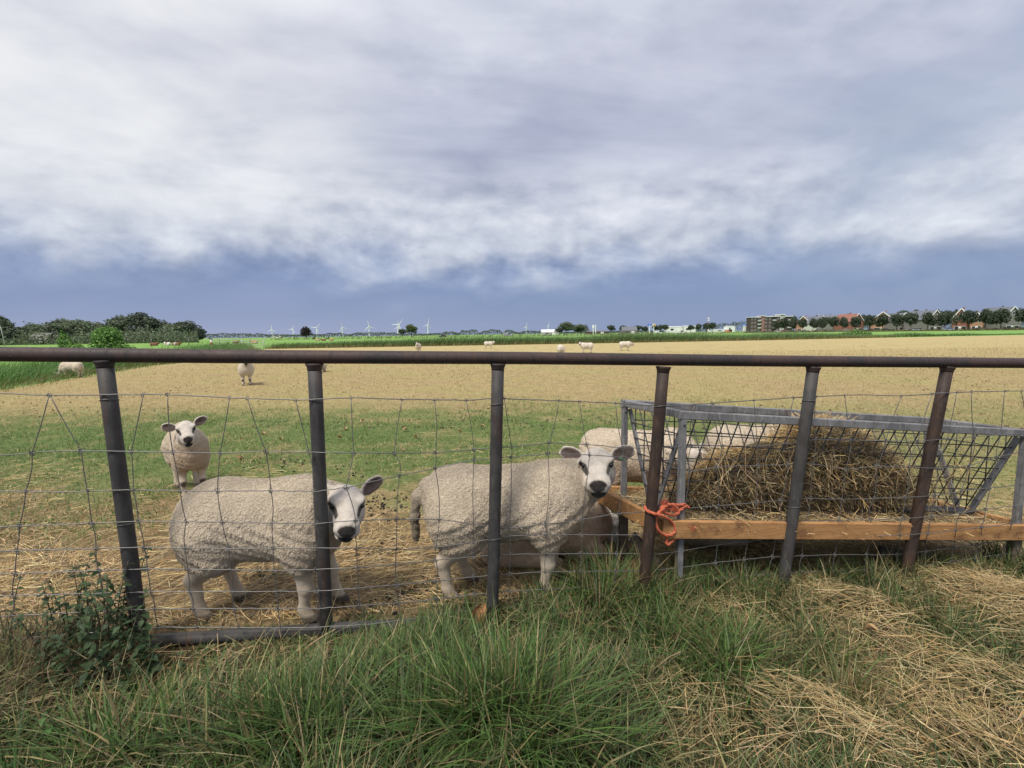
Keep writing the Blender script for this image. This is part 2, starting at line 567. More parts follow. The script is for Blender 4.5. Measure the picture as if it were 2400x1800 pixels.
gx = stretched(-7000, 7000, 0, 220)
gy = np.concatenate([np.linspace(-60, -2, 12), np.linspace(-1.5, 12, 90), 12 * (7500 / 12) ** np.linspace(.01, 1, 90)])
GX, GY = np.meshgrid(gx, gy, indexing='ij')
tag(grid_obj('ground', GX, GY, G(GX, GY), M['ground']), 'level green pasture reaching to the horizon', 'ground', kind='structure')

LEFT = [(-10, .43), (-13.6, 12.4), (-17.6, 22.8), (-18.6, 33), (-28, 53.5)]
RIGHT = [(60, 12.3), (160, 97)]
_v = np.linspace(0, 1, 110) ** 2.0


def along(poly, t):
    p = np.array(poly, float)
    s = np.concatenate([[0], np.cumsum(np.hypot(*np.diff(p, axis=0).T))]); s /= s[-1]
    return np.interp(t, s, p[:, 0]), np.interp(t, s, p[:, 1])


lx, ly = along(LEFT, _v)
rx_, ry_ = along(RIGHT, _v)
_u = np.linspace(0, 1, 160)[:, None] ** 1.0
FX = lx + (rx_ - lx) * _u
FY = ly + (ry_ - ly) * _u + 3.0 * np.sin(_u * 3.1416) * -1.2 * (_v ** 2)
tag(grid_obj('field', FX, FY, G(FX, FY) + .006, M['field']), 'dry tan grazed field with a green flush near the pen', 'field', kind='structure')

# country road far across the pasture, slightly raised
_xs = np.linspace(-420, 330, 60)
_yc = 262 + .05 * _xs
RX = np.stack([_xs, _xs]); RY = np.stack([_yc - 3.2, _yc + 3.2]); RZ = np.full_like(RX, .05)
tag(grid_obj('road', RX, RY, RZ, M['asphalt']), 'pale country road across the far pasture', 'road', kind='structure')


# ------------------------------------------------------------------ vegetation builders
def blades(P, L, W, az, lean, curve, cols, seg=4, twist=.5):
    N = len(P)
    t = np.linspace(0, 1, seg + 1)[None, :]
    L = np.broadcast_to(L, N)[:, None]; W = np.broadcast_to(W, N)[:, None]
    az = np.broadcast_to(az, N); lean = np.broadcast_to(lean, N)[:, None]; curve = np.broadcast_to(curve, N)[:, None]
    hor = (lean * t + curve * t ** 2) * L
    z = L * t * (1 - .55 * np.clip(curve, 0, 1.3) * t) * (1 - .25 * np.clip(lean, 0, 1))
    c = np.stack([P[:, 0:1] + np.cos(az)[:, None] * hor, P[:, 1:2] + np.sin(az)[:, None] * hor, P[:, 2:3] + z], -1)
    sa = az + math.pi / 2 + RNG.normal(0, twist, N)
    side = np.stack([np.cos(sa), np.sin(sa), np.zeros(N)], -1)[:, None, :]
    w = (W * (1 - t ** 1.6 * .93) * .5)[..., None]
    V = np.stack([c - side * w, c + side * w], 2)          # N, seg+1, 2, 3
    idx = np.arange(N * (seg + 1) * 2).reshape(N, seg + 1, 2)
    Fq = np.stack([idx[:, :-1, 0], idx[:, :-1, 1], idx[:, 1:, 1], idx[:, 1:, 0]], -1).reshape(-1, 4)
    C = np.repeat(cols, (seg + 1) * 2, 0)
    return V.reshape(-1, 3), Fq, C


def straws(P, az, tilt, L, W, bend, cols):
    N = len(P)
    d = np.stack([np.cos(az) * np.cos(tilt), np.sin(az) * np.cos(tilt), np.sin(tilt)], -1)
    h = np.stack([-np.sin(az), np.cos(az), np.zeros(N)], -1)
    n = np.cross(d, h)
    ph = RNG.uniform(-1.2, 1.2, N)[:, None]
    side = h * np.cos(ph) + n * np.sin(ph)
    bd = RNG.uniform(0, 6.28, N)[:, None]
    bv = (h * np.cos(bd) + n * np.sin(bd) * .5) * (bend * L)[:, None]
    t = np.array([-.5, -.17, .17, .5]); q = np.array([0, .8, .8, 0])
    c = P[:, None, :] + d[:, None, :] * (L[:, None] * t)[..., None] + bv[:, None, :] * q[None, :, None]
    w = side[:, None, :] * (W / 2)[:, None, None]
    V = np.stack([c - w, c + w], 2)
    idx = np.arange(N * 8).reshape(N, 4, 2)
    Fq = np.stack([idx[:, :-1, 0], idx[:, :-1, 1], idx[:, 1:, 1], idx[:, 1:, 0]], -1).reshape(-1, 4)
    return V.reshape(-1, 3), Fq, np.repeat(cols, 8, 0)


def merge(parts):
    Vs, Fs, Cs, k = [], [], [], 0
    for V, Fq, C in parts:
        Vs.append(V); Fs.append(Fq + k); Cs.append(C); k += len(V)
    return np.concatenate(Vs), np.concatenate(Fs), np.concatenate(Cs)


def stuff(name, parts, mat, label, cat):
    V, Fq, C = merge(parts) if isinstance(parts, list) else parts
    o = link_mesh(name, np_mesh(name, V, Fq, C), mat)
    return tag(o, label, cat, kind='stuff')


def pick(pal, n, var=.18):
    pal = np.array(pal)
    c = pal[RNG.integers(0, len(pal), n)]
    return np.clip(c * (1 + RNG.normal(0, var, (n, 1))) * (1 + RNG.normal(0, .05, (n, 3))), .004, .9)


def vnoise(x, y, scale, seed=0):
    """smooth value noise 0..1 in numpy"""
    g = np.random.default_rng(seed).random((64, 64))
    u, v = x * scale + 1000, y * scale + 1000
    i, j = np.floor(u).astype(int), np.floor(v).astype(int)
    fu, fv = u - i, v - j
    fu, fv = fu * fu * (3 - 2 * fu), fv * fv * (3 - 2 * fv)
    a, b, c, d = g[i % 64, j % 64], g[(i + 1) % 64, j % 64], g[i % 64, (j + 1) % 64], g[(i + 1) % 64, (j + 1) % 64]
    return (a * (1 - fu) + b * fu) * (1 - fv) + (c * (1 - fu) + d * fu) * fv


def fence_y(x):
    return 2.13 + .17 * x


GREEN = [(.058, .102, .033), (.074, .124, .042), (.046, .078, .028), (.094, .130, .052), (.110, .122, .058)]
FRESH = [(.085, .155, .038), (.110, .182, .050), (.070, .128, .034)]
DRYG = [(.24, .20, .095), (.30, .24, .12), (.17, .15, .065), (.36, .30, .16)]
STRAW = [(.65, .48, .235), (.58, .40, .185), (.73, .585, .33), (.47, .315, .145), (.63, .475, .26)]
HAYDK = [(.23, .185, .12), (.18, .145, .095), (.30, .245, .16), (.13, .108, .07), (.36, .295, .19)]
BROWN = [(.13, .085, .05), (.20, .14, .08), (.09, .062, .04), (.27, .21, .13)]


def zone(x, y, px, py, r):
    c = gp(px, py)
    return np.exp(-((x - c[0]) ** 2 + (y - c[1]) ** 2) / (2 * r * r))


def dry_weight(x, y):
    """where cut hay lies over the verge"""
    w = .18 * sstep(.5, 1.2, x)
    for px, py, r, a in [(1720, 1470, .13, .9), (1600, 1480, .09, .6), (1960, 1450, .17, 1.0), (2060, 1500, .12, .8), (2300, 1420, .20, 1.1), (2400, 1490, .18, 1.1), (1850, 1690, .085, 1.2), (2050, 1770, .13, .8), (2190, 1710, .13, .8),
                         (2330, 1640, .13, .8), (2400, 1780, .15, .9), (2080, 1590, .10, .5), (1630, 1740, .10, .5), (1560, 1640, .10, .45), (560, 1560, .14, .35), (30, 1480, .2, .5), (1680, 1800, .2, .4)]:
        w = w + a * zone(x, y, px, py, r)
    return np.clip(w * .72, 0, 1)


def brown_weight(x, y):
    return np.clip(1.2 * zone(x, y, 40, 1640, .20) + .9 * zone(x, y, 20, 1480, .2) + .5 * zone(x, y, 230, 1600, .14) + .35 * zone(x, y, 700, 1640, .15), 0, 1)


def green_boost(x, y):
    return np.clip(zone(x, y, 1650, 1570, .14) + zone(x, y, 1150, 1740, .2) + zone(x, y, 850, 1560, .15) + .8 * zone(x, y, 350, 1760, .2) + zone(x, y, 2000, 1640, .10) + .8 * zone(x, y, 1450, 1440, .15) + .8 * zone(x, y, 740, 1770, .12), 0, 1)


def build_verge():
    # tufts: every tuft fans out from one crown
    nt = 3300
    tx = RNG.uniform(-2.9, 4.0, nt); ty = RNG.uniform(.85, 3.0, nt)
    ok = ty < fence_y(tx) + .05 + .10 * RNG.random(nt)
    tx, ty = tx[ok], ty[ok]
    per = RNG.integers(14, 44, len(tx))
    dw, bw, gb = dry_weight(tx, ty), brown_weight(tx, ty), green_boost(tx, ty)
    per = (per * (1 - .45 * dw) * (1 - .75 * bw) * (1 + .5 * gb)).astype(int) + 2
    ti = np.repeat(np.arange(len(tx)), per)
    n = len(ti)
    rr = np.abs(RNG.normal(0, .035, n)); ra = RNG.uniform(0, 6.28, n)
    x = tx[ti] + rr * np.cos(ra); y = ty[ti] + rr * np.sin(ra)
    hsc = (.6 + .8 * vnoise(tx, ty, 2.2, 3))[ti] * (1 + .25 * gb[ti]) * (1 - .35 * dw[ti])
    # low by the pen side of the fence where the bottom pipe shows
    fd = fence_y(x) - y
    cut = sstep(.62, .20, fd) * sstep(-.30, -.85, x) * sstep(-1.80, -1.62, x) * .86 + sstep(.22, .05, fd) * (x > -.6) * (x < .3) * .40
    L = RNG.uniform(.10, .28, n) * hsc * (1 - np.clip(cut, 0, .9))
    taz = RNG.uniform(0, 6.28, len(tx))
    az = np.where(RNG.random(n) < .6, taz[ti] + RNG.normal(0, .7, n), ra)
    lean = np.clip(RNG.normal(.28, .2, n), -.1, .9)
    curve = np.clip(RNG.normal(.45, .35, n), 0, 1.3)
    W = RNG.uniform(.0026, .0085, n) * (.8 + .4 * hsc)
    cg = pick(GREEN, n, .22); cf = pick(FRESH, n, .2); cd = pick(DRYG, n, .2)
    pf = .18 + .75 * gb[ti]
    pd = .13 + .45 * dw[ti] + .5 * bw[ti] + .35 * vnoise(x, y, 3.1, 9) ** 2
    u = RNG.random(n)[:, None]
    col = np.where(u < pd[:, None], cd, np.where(RNG.random(n)[:, None] < pf[:, None], cf, cg))
    P = np.stack([x, y, G(x, y) - .005], -1)
    parts = [blades(P, L, W, az, lean, curve, col, 4)]
    # tall pale flowering stalks
    m = 420
    x = RNG.uniform(-2.4, 3.2, m); y = RNG.uniform(1.0, 2.5, m)
    k = y < fence_y(x) - .05
    x, y = x[k], y[k]; m = len(x)
    parts.append(blades(np.stack([x, y, G(x, y)], -1), RNG.uniform(.22, .46, m), RNG.uniform(.0014, .0026, m), RNG.uniform(0, 6.28, m), RNG.uniform(.1, .8, m), RNG.uniform(.1, .9, m), pick([(.50, .42, .25), (.40, .34, .18), (.33, .32, .15)], m, .15), 6))
    m = 900    # tall dead stalks at the west end
    x = -1.95 + RNG.normal(0, .22, m); y = 1.62 + RNG.normal(0, .16, m)
    k = y < fence_y(x) + .05
    x, y = x[k], y[k]; m = len(x)
    parts.append(blades(np.stack([x, y, G(x, y)], -1), RNG.uniform(.14, .42, m), RNG.uniform(.0016, .0035, m), RNG.uniform(0, 6.28, m), RNG.uniform(0, .5, m), RNG.uniform(.0, .6, m), pick(BROWN + [(.11, .11, .05)], m, .2), 5))
    stuff('grass', parts, M['blade'], 'long tufted green grass on the verge in front of the gate', 'grass')

    # hay raked over the verge, brown dead stalks at the west end
    n = 120000
    x = RNG.uniform(-2.9, 4.0, n); y = RNG.uniform(.85, 3.0, n)
    dw, bw = dry_weight(x, y), brown_weight(x, y)
    rough = vnoise(x, y, 6, 4)
    p = np.clip(.04 + .75 * dw ** 1.2 * (.35 + .9 * rough) + .55 * bw, 0, 1)
    k = (RNG.random(n) < p) & (y < fence_y(x) + .04 - .14 * sstep(-.3, -.6, x))
    x, y, dw, bw = x[k], y[k], dw[k], bw[k]; n = len(x)
    flow = 2 * math.pi * vnoise(x, y, 1.1, 21) * 1.3
    az = np.where(RNG.random(n) < .40, flow + RNG.normal(0, .55, n), RNG.uniform(0, 6.28, n))
    zt = .02 + .085 * dw * (.4 + vnoise(x, y, 3.2, 8)) + RNG.uniform(0, .05, n) + .05 * bw * RNG.random(n)
    c = np.where((RNG.random(n) < bw * .8)[:, None], pick(BROWN, n, .2), pick(np.array(STRAW) * .78, n, .22))
    c = np.where((RNG.random(n) < .25)[:, None], pick(DRYG, n, .2), c)
    parts = [straws(np.stack([x, y, G(x, y) + zt], -1), az, RNG.normal(0, .22, n) + .25 * bw * RNG.random(n), RNG.uniform(.045, .17, n), RNG.uniform(.0009, .0021, n), RNG.normal(0, .10, n), c)]
    stuff('hay', parts, M['straw'], 'cut hay raked over the verge in front of the gate', 'hay')


build_verge()


def pen_weight(x, y):
    w = (1 - sstep(3.1, 4.5, y + (vnoise(x, y, .9, 31) - .5) * 2.2))
    w = w * (1 - .55 * zone(x, y, 150, 1180, .5)) * (1 - .6 * zone(x, y, 250, 1240, .3))
    w = w + .8 * zone(x, y, 1290, 1105, .5) + .5 * zone(x, y, 1090, 1050, .5) + .5 * zone(x, y, 1750, 1100, .8) + .6 * zone(x, y, 2350, 1150, .7)
    return np.clip(w, 0, 1)


def build_pen():
    n = 190000
    y = 1.75 + 5.0 * RNG.random(n) ** 1.25
    x = RNG.uniform(-1, 1, n) * (2.6 + 1.12 * y)
    pw = pen_weight(x, y) * (.25 + .95 * vnoise(x, y, 4.5, 12) ** .8)
    k = (RNG.random(n) < pw * (.55 + .45 * sstep(4.5, 2.2, y))) & (y > fence_y(x) + .11)
    x, y = x[k], y[k]; n = len(x)
    flow = 2 * math.pi * vnoise(x, y, 1.6, 41)
    az = np.where(RNG.random(n) < .45, flow + RNG.normal(0, .4, n), RNG.uniform(0, 6.28, n))
    zt = .004 + RNG.uniform(0, .022, n) * (.4 + 1.4 * vnoise(x, y, 2.5, 14))
    c = np.where((RNG.random(n) < .28)[:, None], pick(HAYDK, n, .2), pick(STRAW, n, .2))
    s = straws(np.stack([x, y, G(x, y) + zt], -1), az, RNG.normal(0, .12, n), RNG.uniform(.04, .15, n), RNG.uniform(.0012, .0028, n), RNG.normal(0, .1, n), c)
    stuff('straw', [s], M['straw'], 'trampled golden straw littering the sheep pen', 'straw')
    # short grass on the field: green near, bleached beyond
    n = 330000
    y = 2.1 + 28 * RNG.random(n) ** 1.85
    x = RNG.uniform(-1, 1, n) * (2.0 + 1.15 * y)
    e = y + (vnoise(x, y, .55, 51) - .5) * 4.5 + (vnoise(x, y, 2.2, 52) - .5) * 2
    gmask = sstep(2.9, 4.4, e) * (1 - sstep(6.2, 10.5, e)) * (1 - .4 * sstep(1.5, 5, x))
    gmask = np.maximum(gmask, .9 * zone(x, y, 150, 1180, .5) + .9 * zone(x, y, 250, 1240, .3))
    k = (y > fence_y(x) + .25) & (RNG.random(n) < .35 + .65 * gmask) & (RNG.random(n) > .9 * pen_weight(x, y) * (1 - .8 * gmask)) & (x > -10 - .28 * y)
    x, y, gmask = x[k], y[k], gmask[k]; n = len(x)
    isg = RNG.random(n) < np.clip(.05 + .85 * gmask * (.42 + 1.0 * vnoise(x, y, 1.3, 55)), 0, .95)
    c = np.where(isg[:, None], pick([(.085, .165, .038), (.115, .20, .05), (.065, .13, .03), (.17, .23, .085)], n, .2), pick([(.46, .365, .18), (.40, .30, .15), (.54, .44, .24), (.34, .27, .12), (.24, .175, .09)], n, .2))
    clump = .6 + .9 * vnoise(x, y, 2.6, 57)
    b = blades(np.stack([x, y, G(x, y)], -1), RNG.uniform(.018, .05, n) * clump * (1 + .045 * y), RNG.uniform(.003, .006, n) * (1 + .07 * y), RNG.uniform(0, 6.28, n), RNG.uniform(0, .9, n), RNG.uniform(0, .8, n), c, 2)
    stuff('field_grass', [b], M['blade'], 'short grazed grass green near the pen and bleached farther off', 'grass')


build_pen()


def build_banks():
    # tall grass on the ditch bank along the west side of the field
    n = 26000
    t = RNG.random(n)
    bx, by = along([(-9.5, 1.5), (-13.6, 12.4), (-17.6, 22.8), (-18.6, 33), (-27, 50)], t)
    off = np.abs(RNG.normal(0, 1, n)) * (2.0 + .02 * by) + RNG.normal(0, .35, n)
    x, y = bx - off, by + RNG.normal(0, .3, n)
    c = np.where((off < .7)[:, None], pick([(.19, .20, .075), (.12, .17, .05), (.24, .22, .10)], n, .2), pick([(.10, .20, .05), (.13, .24, .065), (.075, .155, .045), (.16, .25, .085)], n, .2))
    L = RNG.uniform(.30, .75, n) * (.35 + .65 * sstep(.1, 1.4, off)) * (1 + .012 * by) * (.7 + .6 * vnoise(x, y, .3, 61))
    b = blades(np.stack([x, y, np.zeros(n)], -1), L, RNG.uniform(.008, .016, n) * (1 + .04 * by), RNG.normal(.3, .9, n), RNG.uniform(.05, .5, n), RNG.uniform(.1, .9, n), c, 2)
    stuff('bank_grass', [b], M['blade'], 'tall rank green grass on the ditch bank beside the field', 'grass')
    # reeds along the far edge of the field
    n = 46000
    t = RNG.random(n) ** .9
    bx, by = along([(-28, 53), (-5, 56.2), (12, 58.3), (35, 63), (58, 70.5)], t)
    h = vnoise(bx, by * 0, .13, 71)
    taper = 1 - .62 * sstep(36, 60, bx)
    off = RNG.random(n) * 4.0
    x, y = bx + RNG.normal(0, .3, n), by + .8 + off
    L = RNG.uniform(.7, 1.42, n) * (.72 + .5 * h) * taper * (1 - .35 * sstep(-14, -30, bx))
    c = pick([(.115, .215, .06), (.09, .18, .05), (.15, .245, .08), (.07, .14, .045), (.18, .235, .10)], n, .2)
    b = blades(np.stack([x, y, np.zeros(n)], -1), L, RNG.uniform(.03, .075, n), RNG.normal(.15, .8, n), RNG.uniform(0, .3, n), RNG.uniform(.05, .7, n), c, 2)
    m = 5000   # bleached stalks at the foot
    t = RNG.random(m)
    bx, by = along([(-28, 53), (-5, 56.2), (12, 58.3), (35, 63), (58, 70.5)], t)
    b2 = blades(np.stack([bx, by + .55 + RNG.normal(0, .12, m), np.zeros(m)], -1), RNG.uniform(.25, .6, m), RNG.uniform(.03, .06, m), RNG.uniform(0, 6.28, m), RNG.uniform(0, .3, m), .1, pick([(.30, .25, .12), (.24, .22, .09), (.15, .19, .06)], m), 2)
    m = 1500   # feathery heads
    t = RNG.random(m)
    bx, by = along([(-28, 53), (-5, 56.2), (12, 58.3), (35, 63), (52, 68)], t)
    b3 = blades(np.stack([bx, by + 1.5 + RNG.random(m) * 2, np.full(m, 1.0)], -1), RNG.uniform(.35, .62, m), RNG.uniform(.04, .09, m), RNG.normal(.1, .5, m), RNG.uniform(.2, .6, m), .3, pick([(.12, .11, .07), (.16, .15, .09), (.09, .12, .05)], m), 2)
    stuff('reeds', [b, b2, b3], M['blade'], 'long belt of green reeds along the far edge of the field', 'reeds')
    # weedy margin where the field meets the bright green pasture
    n = 15000
    t = RNG.random(n)
    bx, by = along([(50, 69), (88, 80), (125, 88.5), (160, 98)], t)
    bump = .5 + 1.2 * np.exp(-((bx - 63) / 5) ** 2) + .6 * np.exp(-((bx - 74) / 4) ** 2) + .7 * sstep(104, 118, bx)
    L = RNG.uniform(.25, .62, n) * bump
    b = blades(np.stack([bx, by + .6 + RNG.random(n) * 2.5, np.zeros(n)], -1), L, RNG.uniform(.04, .12, n), RNG.uniform(0, 6.28, n), RNG.uniform(0, .5, n), RNG.uniform(.1, .8, n), pick([(.11, .21, .06), (.15, .25, .08), (.08, .165, .05), (.19, .25, .10)], n, .22), 2)
    stuff('weeds', [b], M['blade'], 'weedy green margin between the tan field and the bright pasture', 'weeds')


build_banks()

# ------------------------------------------------------------------ the steel gate
FA, FB = (0.0, 2.13), (1.0, 2.30)      # the gate stands on the upright plane through these two points
POSTS = [((245, 848), (330, 1500), 'grey'), ((737, 855), (765, 1470), 'grey'), ((1167, 855), (1154, 1460), 'grey'),
         ((1555, 862), (1508, 1400), 'rust'), ((1906, 862), (1831, 1400), 'grey'), ((2220, 862), (2120, 1355), 'rust')]


def wobble_tube(a, b, r, n, seg, amp):
    a, b = np.array(a), np.array(b)
    pts = []
    for i in range(seg + 1):
        t = i / seg
        p = a + (b - a) * t
        p = p + RNG.normal(0, amp, 3) * (0 < i < seg)
        pts.append(p)
    return MB().tube(pts, r, n)


def build_gate():
    root = empty('steel_gate', (0, 2.13, float(G(0, 2.13))))
    tag(root, 'long gate of dark brown and grey steel pipe with six uprights', 'gate')
    inv = root.matrix_basis.inverted()
    off = Vector(root.location)

    def put(mb, name, mat, parent=root, smooth=True):
        mb.v = [tuple(Vector(v) - off) for v in mb.v]
        return mb.build(name, mat, parent, smooth)
    a, b = onplane(-420, 826, FA, FB), onplane(2900, 855, FA, FB)
    pts = []
    for i in range(41):
        t = i / 40
        px = -420 + 3320 * t
        py = np.interp(px, [-420, 0, 600, 1200, 1800, 2400, 2900], [830, 830, 836, 839, 846, 851, 853])
        pts.append(onplane(px, py, FA, FB))
    put(MB().tube(pts, .0285, 20), 'top_rail', M['rail'])
    for (t, bt, kind) in POSTS:
        T, Bt = onplane(*t, FA, FB), onplane(*bt, FA, FB)
        d = (Bt - T) / np.linalg.norm(Bt - T)
        mat = M['post_grey'] if kind == 'grey' else M['post_rust']
        o = put(wobble_tube(T + d * .012, Bt + d * .10, .0285, 18, 6, .0004), 'post', mat)
        collar = [T + d * s for s in (-.006, .002, .009, .016, .024)]
        c = put(MB().tube(collar, [.0360, .0345, .0315, .0296, .0287], 18), 'weld_collar', M['rail'] if kind == 'grey' else M['post_rust'], o)
    bp = [onplane(px, py, FA, FB) for px, py in [(332, 1504), (480, 1494), (620, 1485), (760, 1475), (900, 1467), (1040, 1459), (1160, 1452)]]
    put(MB().tube(bp, .027, 16), 'bottom_rail', M['post_grey'])
    return root


build_gate()

# ------------------------------------------------------------------ woven wire on the gate
ROWS = [
    [(-120, 922), (0, 922), (115, 926), (270, 925), (400, 924), (535, 932), (700, 938), (825, 932), (940, 936), (1100, 938), (1165, 933), (1300, 939), (1450, 945), (1560, 953), (1640, 947), (1770, 938), (1875, 931), (2010, 925), (2110, 928), (2200, 922), (2280, 918), (2520, 914)],
    [(-120, 1075), (0, 1067), (70, 1062), (135, 1056), (310, 1058), (500, 1062), (620, 1058), (830, 1061), (930, 1062), (1030, 1060), (1120, 1053), (1200, 1047), (1290, 1037), (1380, 1042), (1460, 1050), (1545, 1050), (1620, 1045), (1780, 1045), (1850, 1040), (1910, 1030), (2000, 1032), (2150, 1034), (2230, 1028), (2300, 1022), (2520, 1008)],
    [(-120, 1150), (150, 1153), (310, 1148), (510, 1151), (635, 1150), (735, 1152), (811, 1143), (936, 1115), (1020, 1097), (1111, 1078), (1200, 1071), (1285, 1063), (1380, 1066), (1465, 1072), (1545, 1086), (1615, 1106), (1680, 1094), (1780, 1091), (1905, 1086), (1980, 1101), (2055, 1092), (2130, 1094), (2200, 1098), (2270, 1092), (2335, 1072), (2520, 1030)],
    [(-120, 1240), (0, 1235), (320, 1222), (520, 1224), (740, 1227), (835, 1220), (930, 1217), (1030, 1217), (1110, 1229), (1180, 1240), (1280, 1228), (1360, 1218), (1450, 1203), (1520, 1199), (1600, 1192), (1690, 1185), (1770, 1178), (1900, 1168), (1975, 1170), (2120, 1166), (2190, 1162), (2260, 1150), (2320, 1144), (2520, 1120)],
    [(-120, 1295), (330, 1283), (540, 1286), (740, 1284), (935, 1287), (1020, 1284), (1110, 1270), (1195, 1256), (1280, 1253), (1530, 1254), (1610, 1242), (1760, 1230), (1830, 1220), (1960, 1220), (2120, 1216), (2185, 1210), (2250, 1203), (2320, 1192), (2520, 1170)],
    [(-120, 1350), (350, 1333), (645, 1337), (740, 1335), (840, 1330), (930, 1322), (1020, 1313), (1110, 1305), (1195, 1299), (1450, 1297), (1530, 1300), (1605, 1290), (1680, 1277), (1815, 1262), (1960, 1258), (2110, 1254), (2180, 1250), (2520, 1210)],
    [(-120, 1400), (360, 1387), (740, 1386), (840, 1378), (935, 1370), (1020, 1362), (1110, 1352), (1195, 1345), (1280, 1340), (1520, 1338), (1600, 1330), (1680, 1318), (1810, 1305), (1955, 1300), (2100, 1300), (2170, 1292), (2520, 1245)],
    [(-120, 1450), (370, 1427), (745, 1426), (840, 1420), (935, 1413), (1020, 1405), (1110, 1393), (1195, 1385), (1360, 1378), (1520, 1380), (1600, 1365), (1740, 1350), (1875, 1340), (2100, 1335), (2520, 1275)],
    [(-120, 1510), (380, 1470), (660, 1472), (750, 1470), (850, 1464), (940, 1455), (1025, 1440), (1110, 1430), (1195, 1423), (1350, 1412), (1520, 1415), (1600, 1395), (1740, 1378), (1880, 1370), (2200, 1355), (2520, 1300)]]
COLS = [(-60, -75, -85, -95, -100, -105, -108, -110, -112), (115, 75, 60, 45, 40, 35, 30, 28, 25), (117, 190, 205, 215, 225, 232, 240, 245, 250), (336, 308, 312, 325, 338, 345, 352, 362, 370), (393, 405, 423, 437, 433, 440, 445, 452, 460),
        (538, 516, 510, 521, 538, 541, 545, 550, 560), (580, 623, 635, 638, 641, 644, 648, 652, 658), (693, 724, 735, 740, 741, 740, 742, 745, 750), (823, 829, 811, 834, 836, 837, 838, 843, 850),
        (942, 924, 936, 930, 929, 928, 932, 934, 940), (1018, 1021, 1020, 1030, 1022, 1021, 1021, 1022, 1028), (1092, 1111, 1111, 1110, 1110, 1110, 1110, 1112, 1115), (1182, 1199, 1198, 1193, 1194, 1194, 1194, 1194, 1196),
        (1310, 1288, 1284, 1279, 1280, 1280, 1278, 1276, 1276), (1358, 1375, 1382, 1364, 1363, 1362, 1360, 1358, 1357), (1443, 1460, 1461, 1450, 1447, 1445, 1443, 1441, 1440), (1578, 1547, 1545, 1537, 1534, 1530, 1526, 1523, 1521),
        (1628, 1620, 1616, 1605, 1602, 1600, 1598, 1597, 1600), (1669, 1693, 1679, 1683, 1682, 1681, 1677, 1675, 1672), (1767, 1775, 1777, 1772, 1759, 1750, 1745, 1740, 1738), (1860, 1843, 1847, 1829, 1828, 1818, 1811, 1800, 1795),
        (1912, 1912, 1907, 1900, 1890, 1884, 1880, 1875, 1872), (1980, 1994, 1981, 1973, 1966, 1961, 1957, 1953, 1950), (2113, 2076, 2055, 2049, 2040, 2037, 2031, 2027, 2024), (2185, 2151, 2130, 2122, 2115, 2109, 2102, 2098, 2095),
        (2243, 2220, 2199, 2190, 2183, 2175, 2168, 2160, 2155), (2277, 2283, 2270, 2253, 2250, 2240, 2235, 2230, 2225), (2355, 2346, 2335, 2320, 2310, 2300, 2290, 2285, 2280), (2394, 2408, 2404, 2392, 2380, 2370, 2360, 2350, 2345)]


